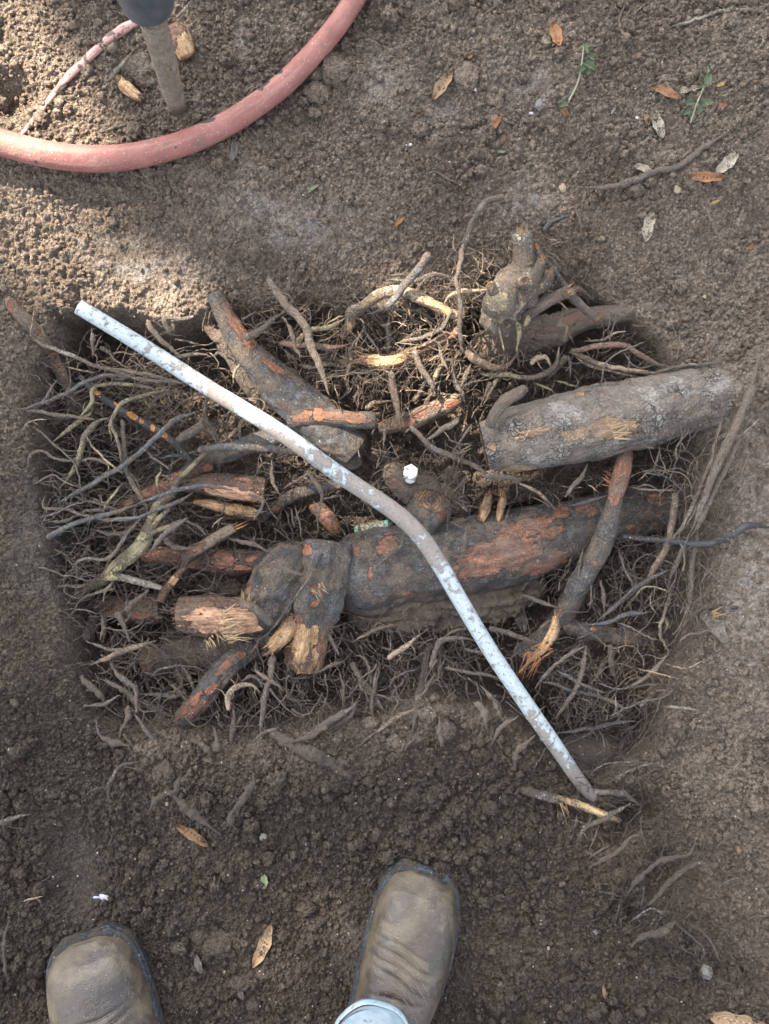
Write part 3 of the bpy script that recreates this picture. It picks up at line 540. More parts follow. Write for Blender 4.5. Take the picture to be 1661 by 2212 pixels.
solo('cut_root', 'stout sawn root with reddish bark at the left, its cut end facing the stump', 'root', '9', [(290, 250), (370, 262), (460, 275), (560, 284), (640, 286), (715, 286)], [70, 110, 140, 158, 162, 160], [-.13, -.118, -.11, -.106, -.104, -.104], 'red', [(640, 232, 90, 14, 0, 1.3), (600, 320, 100, 40, 0, .8), (430, 310, 40, 16)], group=GB, sides=48, cut=(1,), ridges=.6)
solo('buried_root', 'brown root with light scars lying at the far left edge of the pit', 'root', '3', [(30, 340), (100, 420), (180, 500), (260, 600), (310, 690), (370, 800), (420, 900), (450, 1010)], [50, 76, 80, 76, 72, 70, 66, 60], [-.06, -.06, -.06, -.064, -.07, -.08, -.09, -.11], 'brown', [(60, 400, 20, 46, .1, 1.0), (310, 680, 24, 24, 0, 1.2), (340, 740, 22, 18, 0, 1.2), (225, 545, 16, 16), (370, 840, 14, 12)], group=GB, sides=30, gnd=True, ends=('round', 'round'))
solo('buried_root', 'big mud coated root with reddish patches under the knotted stump', 'root', '5', [(-60, 745), (60, 720), (170, 690), (290, 670), (410, 640), (520, 590), (640, 560), (780, 540), (940, 505), (1080, 490)], [130, 190, 200, 190, 180, 150, 120, 110, 90, 50], [-.095, -.09, -.088, -.086, -.082, -.076, -.072, -.066, -.06, -.06], 'dirty', [(560, 560, 90, 34, -.4, .95), (690, 548, 26, 12, -.2, 1.3), (500, 575, 26, 26, 0, 1.1), (390, 625, 50, 24, -.3, .9), (0, 735, 50, 26, 0, .8), (290, 655, 40, 30, 0, .75)], group=GB, sides=48, amp=.18, ridges=.3, ends=('round', 'round'), fsc=1.5)
solo('buried_root', 'half buried root with bare blue grey patch, right of the lower pipe end', 'root', 'b', [(420, 980), (520, 1000), (640, 1025), (760, 1050), (880, 1070), (980, 1080)], [120, 170, 190, 190, 160, 90], [-.115, -.105, -.102, -.104, -.11, -.12], 'dirty', (), group=GB, sides=44, ends=('round', 'round'), fsc=1.5)
solo('side_root', 'wedge of smooth blue black root in front of the upper part of the pipe', 'root', '6', [(1090, 395), (1200, 365), (1320, 325), (1440, 275), (1560, 235), (1680, 200), (1800, 240), (1950, 300)], [50, 80, 96, 104, 112, 110, 100, 80], [-.09, -.086, -.082, -.078, -.075, -.074, -.08, -.09], 'blue', (), group=GB, sides=36, amp=.1, ridges=.2, ends=('round', 'round'))
solo('side_root', 'dark root band scarred with orange patches, sloping through the left of the tangle', 'root', '3', [(470, 800), (560, 900), (660, 965), (760, 1030), (860, 1085), (940, 1130), (1020, 1190), (1070, 1240), (1130, 1300), (1160, 1350)], [26, 36, 40, 44, 46, 44, 40, 36, 32, 24], [-.055, -.048, -.044, -.042, -.040, -.040, -.042, -.046, -.05, -.055], 'band', [(578, 905, 16, 14, 0, 1.3), (695, 968, 26, 14, .4, 1.3), (785, 1040, 32, 18, .5, 1.4), (838, 1070, 12, 16, 0, 1.3), (905, 1115, 14, 22, 0, 1.3), (970, 1155, 24, 14, .4, 1.3)], group=GB, sides=20, amp=.12, ends=('round', 'round'))
solo('side_root', 'stubby grey brown root tip beside the orange scarred root', 'root', '6', [(1050, 240), (1120, 195), (1210, 140)], [40, 52, 50], [-.046, -.042, -.038], 'greyroot', (), group=GB, sides=24, cut=(1,))
og = empty('forked_branch', P(240, 1250, -.09), 'yellow green forked branch lying across the left of the tangle', 'branch')
limb('branch_shaft', og, '6', [(480, 1135), (560, 1085), (630, 1045), (710, 970), (800, 895), (862, 810), (895, 710), (930, 620), (1010, 560), (1050, 480), (1110, 420), (1190, 340), (1260, 290), (1320, 220)], [46, 58, 70, 84, 86, 84, 56, 44, 40, 34, 30, 28, 26, 22], [-.10, -.085, -.068, -.052, -.045, -.042, -.042, -.042, -.040, -.040, -.04, -.042, -.05, -.055], 'olive', [(850, 800, 50, 40, 0, .7), (690, 1000, 50, 20, -.7, .7)], 30, .2, .3, ('round', 'round'))
limb('side_branch', og, '6', [(860, 815), (920, 775), (1000, 745), (1090, 705)], [30, 28, 24, 14], [-.042, -.036, -.034, -.036], 'olive', (), 16, .2, .2, ('round', 'round'))
limb('side_branch', og, '6', [(880, 790), (900, 760), (950, 690), (1010, 640)], [44, 40, 32, 16], [-.044, -.04, -.04, -.045], 'olive', (), 16, .2, .2, ('round', 'round'))
limb('side_branch', og, '6', [(610, 1062), (660, 1045), (720, 1048), (800, 1068), (880, 1090), (965, 1112)], [30, 44, 42, 38, 36, 26], [-.07, -.056, -.05, -.05, -.052, -.056], 'pale', [(650, 1050, 60, 20, 0, 1.0)], 18, .2, .2, ('round', 'round'))

# ---- knotted stump upper right
kn = empty('knotted_stump', P(1110, 660, -.06), 'pale knotted stump of cut branch stubs at the upper right of the pit', 'stump')
limb('stump_body', kn, '5', [(60, 640), (110, 560), (150, 480), (200, 400), (225, 320), (235, 240)], [190, 220, 235, 240, 205, 170], [-.035, -.018, -.002, .006, .006, .004], 'pale', [(100, 560, 40, 30)], 44, .42, .8, ('round', 'round'), fsc=2.2)
limb('branch_stub', kn, '5', [(235, 300), (245, 210), (245, 130), (240, 70)], [140, 116, 110, 96], [.008, .022, .030, .036], 'pale', [(222, 105, 16, 10, 0, 1.0), (285, 150, 10, 20, 0, .9)], 34, .3, .6, split=((1, 22, .008),))
limb('branch_stub', kn, '5', [(170, 430), (120, 470), (95, 480), (80, 478)], [120, 175, 190, 150], [.01, .026, .042, .054], 'pale', [(95, 465, 60, 55, 0, 1.3)], 36, .2, .4, ('round', 'round'), fsc=1.6)
limb('branch_stub', kn, '5', [(110, 450), (75, 420), (58, 370)], [80, 66, 50], [.03, .046, .056], 'pale', [(60, 385, 20, 26, 0, .7)], 22, .25, .3, cut=(1,))
limb('branch_stub', kn, '5', [(200, 400), (300, 365), (330, 300), (352, 240)], [110, 80, 64, 50], [.010, .022, .036, .050], 'pale', (), 26, .34, .6, split=((1, 16, .008),))
limb('branch_stub', kn, '5', [(220, 400), (310, 390), (370, 355), (395, 305)], [110, 86, 70, 54], [.006, .014, .024, .034], 'pale', [(350, 385, 12, 12, 0, 1.1)], 26, .34, .6, split=((1, 16, .008),))
limb('branch_stub', kn, '5', [(225, 380), (240, 365), (252, 352)], [90, 72, 56], [.014, .034, .050], 'pale', [(250, 352, 34, 28, 0, 1.4)], 26, .15, .3, cut=(1,))
limb('branch_stub', kn, '5', [(225, 560), (290, 520), (370, 475), (440, 440), (505, 410)], [70, 78, 70, 66, 70], [-.02, -.008, .0, .008, .018], 'greyroot', [(500, 410, 30, 40, 0, 1.3)], 28, .14, .2, split=((1, 24, .016),), spl=M_STRAW)
limb('branch_stub', kn, '5', [(125, 510), (170, 545), (190, 580), (150, 620), (110, 640)], [60, 54, 44, 28, 14], [.02, .016, .008, .0, -.01], 'pale', [(150, 600, 30, 30, 0, .8)], 20, .25, .3, ('round', 'point'))
for pts in ([(205, 580), (222, 650), (205, 760)], [(280, 550), (265, 590), (232, 640)]): limb('twig', kn, '5', pts, [22, 26, 12], [.008, .012, .004], 'olive', (), 10, .25, .2, ('round', 'point'))
limb('twig', kn, '5', [(105, 615), (118, 680), (135, 750)], [12, 11, 8], [.01, .012, .008], 'pale', [(120, 680, 40, 90, 0, 1.3)], 8, .1, .1, ('round', 'round'))
solo('side_root', 'dark twig with orange nodes running behind the knotted stump', 'root', '5', [(315, 130), (345, 195), (400, 265), (460, 345), (530, 440), (600, 510), (680, 580)], [24, 30, 26, 34, 46, 46, 36], [.03, .028, .010, -.005, -.015, -.02, -.03], 'blue', [(325, 150, 14, 20, 0, 1.2), (352, 205, 16, 18, 0, 1.3), (675, 575, 20, 14, 0, 1.2)], group=GB, sides=16, ends=('round', 'round'))
solo('buried_root', 'reddish brown root lump in the bank right of the knotted stump', 'root', '5', [(520, 390), (580, 410), (650, 455)], [60, 84, 40], [-.03, -.028, -.035], 'red', (), group=GB, sides=30, gnd=True, ends=('round', 'point'), ridges=.5)
# chips standing in the middle
for lab, reg, pts, w, z in (('upright orange wood chip leaning right of the sawn knob, the left one of two', '7', [(1425, 600), (1450, 520), (1475, 435)], [50, 62, 46], -.07), ('upright brown wood chip under the log, the right one of two', '7', [(1525, 600), (1545, 520), (1560, 455)], [34, 46, 50], -.07), ):
    solo('wood_chip', lab, 'wood chip', reg, pts, w, z, 'torn', [(pts[1][0], pts[1][1], 26, 80, .2, 1.1)], sides=14, ridges=1.0, amp=.3, split=((1, 8, .01),), spl=M_SPLO)
solo('bark_flake', 'red brown flaky bark root below the pale battery like tube', 'root', '7', [(420, 480), (480, 540), (540, 610), (590, 690)], [70, 96, 90, 60], [-.12, -.11, -.11, -.12], 'red', [(530, 600, 50, 80, -.5, 1.2)], group=GB, sides=30, ridges=.9, amp=.3, ends=('round', 'round'))
solo('buried_root', 'soil covered root swelling around the white bolt cap', 'root', '7', [(880, 240), (930, 330), (1010, 400), (1120, 420), (1240, 470), (1350, 560)], [100, 150, 190, 200, 170, 90], [-.13, -.11, -.105, -.11, -.12, -.13], 'dirty', [(910, 370, 40, 40, 0, 1.0), (1250, 500, 50, 16, .3, .8)], group=GB, sides=40, ends=('round', 'round'), amp=.25, fsc=1.6)
solo('buried_root', 'mud covered root bridging the fork behind the middle of the pipe', 'root', '7', [(340, 40), (450, 90), (560, 150), (650, 220), (700, 270)], [120, 150, 150, 130, 90], [-.07, -.075, -.08, -.09, -.1], 'blue', [(300, 30, 120, 30, .5, .5)], group=GB, sides=36, ends=('round', 'round'), amp=.2, fsc=1.4)
solo('buried_root', 'soil crusted root hump in front of the pit, above the right boot', 'root', 'a', [(-60, 900), (60, 960), (180, 1030), (300, 1090), (420, 1180)], [40, 60, 66, 58, 36], [-.05, -.045, -.045, -.045, -.05], 'dirty', (), group=GB, sides=30, gnd=True, ends=('round', 'round'), amp=.5, fsc=2)
# ---------------------------------------------------------------- bent painted pipe
def pipe_mat():
    t = NT('worn_pale_blue_paint'); uv = t.tc('UV')
    c = t.mix(t.noise(14, 3), (.27, .325, .36), (.37, .42, .44)); a = t.attr()
    n = t.ma('ADD', t.ma('MULTIPLY', t.noise(110, 6, .68), .65), t.ma('MULTIPLY', t.noise(22, 3), .35))
    n2 = t.ma('ADD', n, t.ma('MULTIPLY', a, .30)); fl = t.ramp(n2, .53, .61, 0, .92)
    c = t.mix(fl, c, t.mix(t.noise(160, 3), (.12, .10, .085), (.24, .205, .175)))
    sp = t.ma('MULTIPLY', t.ramp(t.noise(380, 3, .6), .60, .66), .75); c = t.mix(sp, c, (.06, .05, .045))
    t.bump([(fl, .0008), (t.noise(500, 3), .0006)]); return t.set(c, t.mix(fl, (.38,) * 3, (.85,) * 3), .5)
M_PIPE = pipe_mat()
pp = empty('bent_pipe', P(860, 1115, -.02), 'long bent metal pipe in worn pale blue paint lying across the stump', 'pipe')
PZ = [.050, .042, .033, .024, .016, .010, .006, .002, -.003, -.012, -.024, -.034, -.052, -.085]
PPT = [(170, 663), (300, 742), (450, 838), (600, 930), (740, 1030), (845, 1100), (905, 1155), (950, 1220), (990, 1290), (1062, 1410), (1150, 1540), (1200, 1612), (1250, 1685), (1300, 1752)]
mb = MB(); R = rows('D', PPT, [33, 34, 35, 36] + [37, 38, 38, 37, 35, 34, 34, 33, 30, 28], PZ, False)
t_ = tube(mb, R, 28, .003, .03, 0, 5, ('flat', 'flat'), [(700, 1005, 40, 40, 0, .35), (790, 1070, 60, 40, 0, .6), (870, 1125, 60, 40, 0, .7), (1262, 1700, 40, 36, 0, 1.4), (930, 1190, 30, 30, 0, .5), (620, 960, 60, 14, .6, .6), (480, 870, 30, 12, .6, .6), (1195, 1620, 60, 12, 1, .5)])
build('pipe_body', mb, M_PIPE, pp)
for i in (0, 1):
    q = P(*[(1152, 1543), (1182, 1588)][i], [-.0245, -.031][i]); T = P(1200, 1612, -.034) - P(1150, 1540, -.024); T /= np.linalg.norm(T)
    mb = MB(); tube(mb, [(*(q - T * .0022), .0102), (*(q), .0112), (*(q + T * .0022), .0102)], 28, .0008, .04, 0, 9 + i, ('flat', 'flat'), basepeel=.5); build('joint_ring', mb, M_PIPE, pp)
def flat_mat(name, c1, c2, rough=.6, sc=60, spec=.4, bump=.001):
    t = NT(name); c = t.mix(t.ramp(t.noise(sc, 4, .6), .35, .65), c1, c2); t.bump([(t.noise(sc * 5, 3), bump)]); return t.set(c, rough, spec)
mb = MB(); T0 = t_['T'][0]; e0 = t_['c'][0]; tube(mb, [(*(e0 - T0 * .0006), .0078), (*(e0 + T0 * .012), .0078)], 20, .004, 0, 0, 1, ('flat', 'flat')); build('mouth_shade_plug', mb, flat_mat('bore_shade', (.02, .02, .02), (.03, .028, .026), .9), pp)  # dark plug stands in for the shade inside the open pipe end
# ---------------------------------------------------------------- pink red hose
def hose_mat():
    t = NT('dusty_red_hose_rubber'); c = t.mix(t.ramp(t.noise(26, 4, .6), .3, .7), (.20, .075, .064), (.27, .115, .098)); hm = t.ramp(t.ma('ADD', t.attr(), t.ma('MULTIPLY', t.ma('SUBTRACT', t.noise(150, 3), .5), 1.2)), .45, .55)
    c = t.mix(t.ramp(t.noise(1, 4, .6, t.mp(t.tc('UV'), (9, 130, 1))), .50, .66, 0, .6), c, (.29, .165, .135))
    c = t.mix(t.ramp(t.noise(60, 5, .7), .54, .66, 0, .8), c, (.15, .10, .08)); c = t.mix(t.ramp(t.noise(420, 2), .68, .72), c, (.50, .40, .34)); c = t.mix(t.ramp(t.noise(36, 3, .6), .68, .72), c, (.05, .035, .03))
    c = t.mix(hm, c, (.045, .034, .03)); t.bump([(t.noise(90, 3), .0018), (t.noise(600, 2), .0008), (hm, .001)]); return t.set(c, t.ramp(t.noise(40, 4), .3, .7, .42, .75), .35)
mb = MB(); tube(mb, rows('D', [(-1500, 300), (-1000, 60), (-560, 110), (-180, 258), (-90, 285), (0, 308), (100, 333), (200, 344), (300, 335), (400, 308), (500, 262), (600, 192), (675, 118), (735, 45), (790, -45), (840, -160), (900, -450), (820, -800), (600, -1200)], [56, 56, 56, 56, 57, 57, 57, 57, 55, 53, 51, 49, 47, 46, 45, 44, 46, 46, 46], [.02, .03, .04, .045, .042, .040, .036, .030, .024, .020, .018, .018, .018, .02, .02, .02, .02, .02, .02], True), 32, .005, .025, 0, 3, ('flat', 'flat'), [(562, 190, 9, 5), (577, 176, 5, 7), (455, 259, 8, 5), (430, 262, 20, 5), (600, 155, 12, 5)])
tag(build('rubber_hose', mb, hose_mat()), 'thick dusty pink red rubber hose curving across the upper left soil', 'hose')
# ---------------------------------------------------------------- upright stake with a dark cap
sk = empty('wooden_stake', P(385, 245, -.01), 'weathered grey wooden handle stuck upright in the soil, dark cap on top', 'stake')
WOODG = bark('weathered_handle_wood', (.20, .165, .13), (.28, .24, .19), dirt=.2, crack=.1, p1=(.34, .26, .18), p2=(.26, .18, .12))
mb = MB(); b0 = P(388, 250, -.03); t0 = P(310, -30, .30)
pl = [(0, .0085), (.12, .0115), (.25, .0132), (.42, .0138), (.47, .0150), (.52, .0142), (.75, .0146), (1, .015)]
tube(mb, [(*(b0 + (t0 - b0) * k), r) for k, r in pl], 28, .004, .06, .0, 12, ('flat', 'flat'), [(362, 150, 8, 6)]); build('handle', mb, WOODG, sk)
M_CAP = flat_mat('dark_blue_grey_rubber', (.045, .055, .065), (.09, .10, .11), .55, 30)
a0 = b0 + (t0 - b0) * .90; dT = (t0 - b0) / np.linalg.norm(t0 - b0)
mb = MB(); tube(mb, [(*(a0 + dT * s), r) for s, r in ((0, .016), (.002, .0255), (.007, .0275), (.02, .028), (.06, .027), (.10, .022), (.16, .020))], 40, .002, .015, 0, 2, ('flat', 'flat')); build('cap', mb, M_CAP, sk)
# ---------------------------------------------------------------- glossy pinkish tube half buried
def gloss_mat():
    t = NT('wet_pinkish_plastic'); c = t.mix(t.noise(50, 4), (.36, .17, .14), (.52, .33, .29)); d = t.ramp(t.noise(70, 5, .65), .52, .60)
    c = t.mix(d, c, (.10, .078, .06)); t.bump([(t.noise(1, 3, .5, t.mp(t.tc('UV'), (20, 250, 1))), .002), (d, .0015)]); return t.set(c, t.mix(d, (.12,) * 3, (.9,) * 3), .6)
mb = MB(); tube(mb, rows('1', [(600, 85), (540, 118), (480, 160), (400, 232), (330, 300), (285, 345), (225, 418), (170, 490), (120, 550), (85, 590)], [36, 44, 42, 38, 36, 34, 26, 22, 20, 14], .004, True), 16, .003, .16, .001, 31, ('round', 'round'))
tag(build('plastic_tube', mb, gloss_mat()), 'thin glossy pinkish tube half buried in the sunlit soil left of the handle', 'tube')
# ---------------------------------------------------------------- white hex cap and small tube
bt = empty('bolt_cap', P(887, 1025, -.09), 'white painted hexagonal bolt cap standing in the middle of the roots', 'bolt')
def prism(c, r0, r1, z0, z1, n, bev=.0015, rot=0.0):
    mb = MB(); vs = []; pr = [(r0, z0), (r1, z1 - bev), (r1 - bev, z1)]
    for r, z in pr: vs += [(c[0] + r * math.cos(rot + 6.28318 * k / n), c[1] + r * math.sin(rot + 6.28318 * k / n), z) for k in range(n)]
    f = [(k * n + i, k * n + (i + 1) % n, (k + 1) * n + (i + 1) % n, (k + 1) * n + i) for k in range(2) for i in range(n)] + [tuple(range(2 * n, 3 * n)), tuple(range(n))[::-1]]
    mb.add(vs, f); return mb
def white_mat():
    t = NT('chipped_white_paint'); f = t.ramp(t.noise(300, 4, .7), .54, .60); c = t.mix(f, (.60, .595, .57), (.12, .09, .07)); return t.set(c, .5, .4)
M_WH = white_mat(); q = P(887, 1019, -.035)
build('hex_head', prism(q, .0102, .0104, -.050, -.035, 6, .0016, .4), M_WH, bt, smooth=False)
q2 = P(886, 1030, -.055); build('threaded_shank', prism(q2, .0090, .0090, -.09, -.0502, 20, .0005), bark('flaking_white_shank', (.55, .54, .5), (.3, .28, .25), dirt=.6), bt)
bk = empty('small_tube', P(803, 1143, -.12), 'small pale cream tube with green ends down in the hole beside the pipe', 'tube')
A, B = P(766, 1147, -.096), P(842, 1133, -.092); D_ = B - A
M_CR = bark('pale_cream_tube', (.36, .35, .24), (.48, .47, .34), dirt=.34, crack=0); M_GR = flat_mat('corroded_green', (.02, .22, .11), (.30, .42, .34), .6, 160)
mb = MB(); tube(mb, [(*(A + D_ * .08), .0072), (*(A + D_ * .86), .0072)], 24, .003, .04, 0, 1, ('flat', 'flat')); build('tube_body', mb, M_CR, bk)
mb = MB(); tube(mb, [(*(A), .005), (*(A + D_ * .07), .0068)], 24, .002, .1, 0, 2, ('flat', 'flat')); build('tube_end', mb, M_GR, bk)
mb = MB(); tube(mb, [(*(A + D_ * .87), .0074), (*(A + D_ * 1.0), .0070)], 24, .002, .1, 0, 3, ('flat', 'flat')); build('tube_end', mb, M_GR, bk)

# ---------------------------------------------------------------- boots and jeans of the person standing at the edge
def leather():
    t = NT('dusty_brown_leather'); n = t.noise(11, 4, .6); c = t.mix(t.ramp(n, .38, .62), (.032, .026, .024), (.070, .052, .038))
    c = t.mix(t.ramp(t.noise(18, 4, .6), .52, .66, 0, .75), c, (.125, .10, .068)); c = t.mix(t.ramp(t.noise(30, 5, .7), .58, .70, 0, .6), c, (.05, .036, .03))
    a = t.attr(); c = t.mix(t.ma('MULTIPLY', a, t.ramp(t.noise(34, 5, .65), .35, .65, .0, .9)), c, (.13, .106, .074))
    gr = t.n('TexVoronoi'); gr.inputs['Scale'].default_value = 260; t.l(t.tc(), gr.inputs['Vector']); gs = t.n('SeparateColor'); t.l(gr.outputs['Color'], gs.inputs[0])
    c = t.mix(t.ma('MULTIPLY', t.ramp(gs.outputs[0], .86, .87), t.ramp(gr.outputs['Distance'], .26, .16)), c, (.17, .14, .105))
    t.bump([(t.noise(60, 4), .0022), (t.vor(700), .0005), (t.noise(1, 3, .6, t.mp(t.tc('UV'), (60, 12, 1))), .0012)])
    return t.set(c, t.ramp(n, .35, .65, .30, .6), .6)
M_LEA = leather(); M_SOLE = bark('dark_blue_grey_sole_rubber', (.020, .025, .030), (.042, .050, .058), dirt=.42, crack=0, rough=.5)
M_THREAD = flat_mat('pale_stitching_thread', (.15, .115, .078), (.22, .17, .115), .9)
def denim():
    t = NT('light_blue_denim'); w = t.n('TexWave', wave_type='BANDS', bands_direction='DIAGONAL'); w.inputs['Scale'].default_value = 260; w.inputs['Distortion'].default_value = 1; t.l(t.tc('UV'), w.inputs['Vector'])
    c = t.mix(t.ramp(t.noise(35, 4, .6), .35, .65), (.20, .30, .39), (.32, .42, .49)); c = t.mix(t.ma('MULTIPLY', w.outputs['Fac'], .5), c, (.44, .51, .55)); c = t.mix(t.ramp(t.noise(60, 4, .7), .58, .68, 0, .7), c, (.08, .12, .17))
    t.bump([(w.outputs['Fac'], .0006), (t.noise(50, 3), .003)]); return t.set(c, .9, .2)
M_DEN = denim()
SS = [0, .012, .03, .06, .10, .16, .24, .34, .45, .55, .66, .78, .88, .95, .985, 1]
SW = [.42, .58, .69, .80, .88, .945, .985, 1.0, .97, .92, .86, .80, .78, .66, .46, .2]
def hw(s): return np.interp(s, SS, SW)
def smooth_hw(s): return sum(hw(np.clip(s + d, 0, 1)) for d in (-.02, -.01, 0, .01, .02)) / 5
def boot(par, uv_toe, zg, ang, L, Wd, hand, label):
    e = bpy.data.objects.new('boot', None)
    org = P(*uv_toe, zg); ca, sa = math.cos(ang), math.sin(ang)
    def W3(x, y, z): x = np.asarray(x) + hand * .010 * np.sin(np.clip(-np.asarray(y) / L, 0, 1) * 3.14); return np.stack([org[0] + x * ca - y * sa, org[1] + x * sa + y * ca, org[2] + z + 0 * x], -1)
    def loop(off, n=60):
        s = .5 - .5 * np.cos(np.linspace(0, math.pi, n)); w = smooth_hw(s) * Wd / 2 + off; y = -s * L + np.where(s < .5, off, -off) * np.abs(np.cos(s * math.pi)) ** .3
        xr = np.concatenate([w, -w[::-1]]); yr = np.concatenate([y, y[::-1]]); return xr, yr
    def stack(spec, nm, mat):
        mb = MB(); vs = []; n = None
        for off, z in spec: x, y = loop(off); n = len(x); vs.append(W3(x, y, z))
        v = np.vstack(vs); f = [(k * n + i, k * n + (i + 1) % n, (k + 1) * n + (i + 1) % n, (k + 1) * n + i) for k in range(len(spec) - 1) for i in range(n)]
        f = [q[::-1] for q in f]; f.append(tuple(range((len(spec) - 1) * n, len(spec) * n))[::-1]); mb.add(v, f, None, v[:, :2]); return build(nm, mb, mat, par)
    stack([(-.001, -.012), (.0005, .0), (.001, .009), (-.0005, .0102), (-.002, .0108)], 'boot_sole', M_SOLE)
    stack([(-.004, .0106), (-.001, .0112), (.0002, .0135), (-.0008, .0160), (-.004, .0164), (-.008, .0166)], 'boot_welt', M_SOLE)
    HS = [0, .02, .06, .12, .2, .3, .4, .5, .58, .66, .75, .85, .95, 1]; HH = [.004, .024, .040, .048, .051, .054, .058, .064, .072, .080, .085, .08, .07, .06]
    def hgt(s): return np.interp(s, HS, HH)
    def surf(s, t):
        w = smooth_hw(s) * Wd / 2 - .0040; y = -.006 - s * (L - .012); c = np.cos(t); h = sum(hgt(np.clip(s + d, 0, 1)) for d in (-.04, -.02, 0, .02, .04)) / 5
        w = w * np.where(s < .03, .55 + .45 * np.sqrt(np.clip(s, 0, .03) / .03), 1)
        ww = w * (1 - .30 * np.clip((h - .05) / .09, 0, 1) * np.sin(t) ** 2)
        z = .0166 + h * (1 - np.abs(c) ** 3.0) ** (1 / 2.0); x = ww * c
        cr = 0
        for s0, sl, am in ((.27, .05, .0030), (.315, .07, .0042), (.355, .06, .0040), (.40, .09, .0045), (.46, -.05, .004), (.58, .12, .007)):
            cr = cr - .85 * am * np.exp(-((s - s0 - sl * hand * x / Wd - .008 * np.sin(x * 90)) / .0085) ** 2) * np.sin(t) ** 1.5 * (1 - .6 * np.exp(-((x / Wd * 2 - .9) / .3) ** 2))
        return x, y, z + cr
    ns, nt = 150, 56; s = np.linspace(0, 1, ns)[:, None] ** 1.6 + np.zeros((1, nt)); t = np.linspace(.0, math.pi, nt)[None] + np.zeros((ns, 1))
    x, y, z = surf(s, t); v = W3(x.ravel(), y.ravel(), z.ravel()); idx = np.arange(ns * nt).reshape(ns, nt)
    v = v + np.array([0, 0, 1]) * (.0016 * fb3(v, 45, 3, 7))[:, None]
    f = np.stack([idx[:-1, :-1], idx[:-1, 1:], idx[1:, 1:], idx[1:, :-1]], -1).reshape(-1, 4).tolist(); f.append(idx[0].tolist()[::-1]); f.append(idx[-1].tolist())
    a = (np.exp(-((s - .06) / .07) ** 2) * .8 + .9 * np.exp(-((np.sin(t) - .25) / .3) ** 2) + .5 * np.exp(-((s - .33) / .07) ** 2)).ravel()
    mb = MB(); mb.add(v, f, np.clip(a, 0, 1), np.stack([s.ravel() * L, (t * .04).ravel()], 1)); up = build('boot_upper', mb, M_LEA, par)
    # shaft
    c = W3(np.array([-.024 * hand]), np.array([-.193]), .117)[0]
    mb = MB(); tube(mb, [(*(c + (0, -.01, -.04)), .036), (*(c + (0, -.004, .04)), .038), (*(c + (0, -.01, .15)), .044)], 36, .008, .03, 0, 5, ('flat', 'flat')); build('boot_shaft', mb, M_LEA, par)
    # stitched lines over the vamp
    mb = MB()
    for k in range(6):
        s0 = .285 + .030 * k
        for j in range(34):
            q = (j - 16.5) / 17; ls = s0 + .035 * abs(q) ** 1.5 + .06 * hand * q; tt = math.acos(np.clip(q * .62, -1, 1))
            if k == 0 and abs(q) > .75: continue
            p0 = W3(*[np.array([float(m)]) for m in surf(np.array(ls), np.array(tt))])[0]; p1 = W3(*[np.array([float(m)]) for m in surf(np.array(ls + .0015), np.array(tt + .028))])[0]
            mb.add(*(lambda L_: (L_[0], L_[1]))(dash(p0, p1, .0007)))
    for q in range(30):
        an = q / 30 * 6.283; ls = .235 + .045 * math.cos(an) * (1 if math.cos(an) < 0 else .35); la = .12 * math.sin(an)
        p0 = W3(*[np.array([float(m)]) for m in surf(np.array(ls), np.array(math.acos(la + .05)))])[0]; mb.add(*dash(p0, p0 + np.array([.0012, .0008, 0]), .0004))
    build('stitching', mb, M_THREAD, par)
    return c
def dash(a, b, r):
    d = b - a; d = d / (np.linalg.norm(d) + 1e-9); s = np.cross(d, (0, 0, 1)); s /= np.linalg.norm(s) + 1e-9; u = np.cross(s, d); a = a + np.array([0, 0, r]); b = b + np.array([0, 0, r])
    v = [p + s * r * x + u * r * y for p in (a, b) for x, y in ((1, 0), (0, 1), (-1, 0), (0, -1))]
    return np.array(v), [(0, 1, 5, 4), (1, 2, 6, 5), (2, 3, 7, 6), (3, 0, 4, 7), (3, 2, 1, 0), (4, 5, 6, 7)]
per = empty('person', P(560, 2300, -.05), 'person seen from above in brown leather boots and light blue jeans', 'person')
c1 = boot(per, (920, 1868), -.046, math.radians(-17), .325, .121, 1, None)
c2 = boot(per, (190, 2010), -.042, math.radians(18), .325, .139, -1, None)
# jeans: one garment, two legs joined at the hips
def leg_rows(c, hipx):
    return [(c[0], c[1], c[2] - .018, .046), (c[0] + .001, c[1] - .002, c[2] - .006, .048), (c[0], c[1] - .006, c[2] + .02, .049), (c[0] * .97, c[1] - .03, c[2] + .14, .060), ((c[0] + hipx) / 2, c[1] - .05, .42, .082), (hipx, c[1] - .09, .68, .10), (hipx * .9 - .01, c[1] - .12, .86, .12)]
mb = MB(); hips = (c1[0] + c2[0]) / 2
for c, h in ((c1, hips + .10), (c2, hips - .10)): tube(mb, leg_rows(c, h), 44, .008, .05, 0, 3, ('flat', 'flat'), fsc=4)
yb = min(c1[1], c2[1]) - .13; tube(mb, [(hips, yb, .80, .13), (hips, yb, .92, .165), (hips, yb, 1.02, .15)], 44, .02, .02, 0, 4, ('round', 'flat'))
jn = build('jeans', mb, M_DEN, per)
for c in (c1, c2):
    mb = MB(); n = 48; vs = []
    for r, z in ((.0468, -.020), (.0486, -.0208), (.0494, -.014), (.0490, -.007), (.0474, -.006)): vs += [(c[0] + r * math.cos(6.28318 * k / n), c[1] + r * math.sin(6.28318 * k / n), c[2] + z + .002 * math.sin(k * .8)) for k in range(n)]
    mb.add(vs, [(k * n + i, k * n + (i + 1) % n, (k + 1) * n + (i + 1) % n, (k + 1) * n + i) for k in range(4) for i in range(n)], None, np.array(vs)[:, [0, 2]]); build('jeans_hem', mb, M_DEN, per)

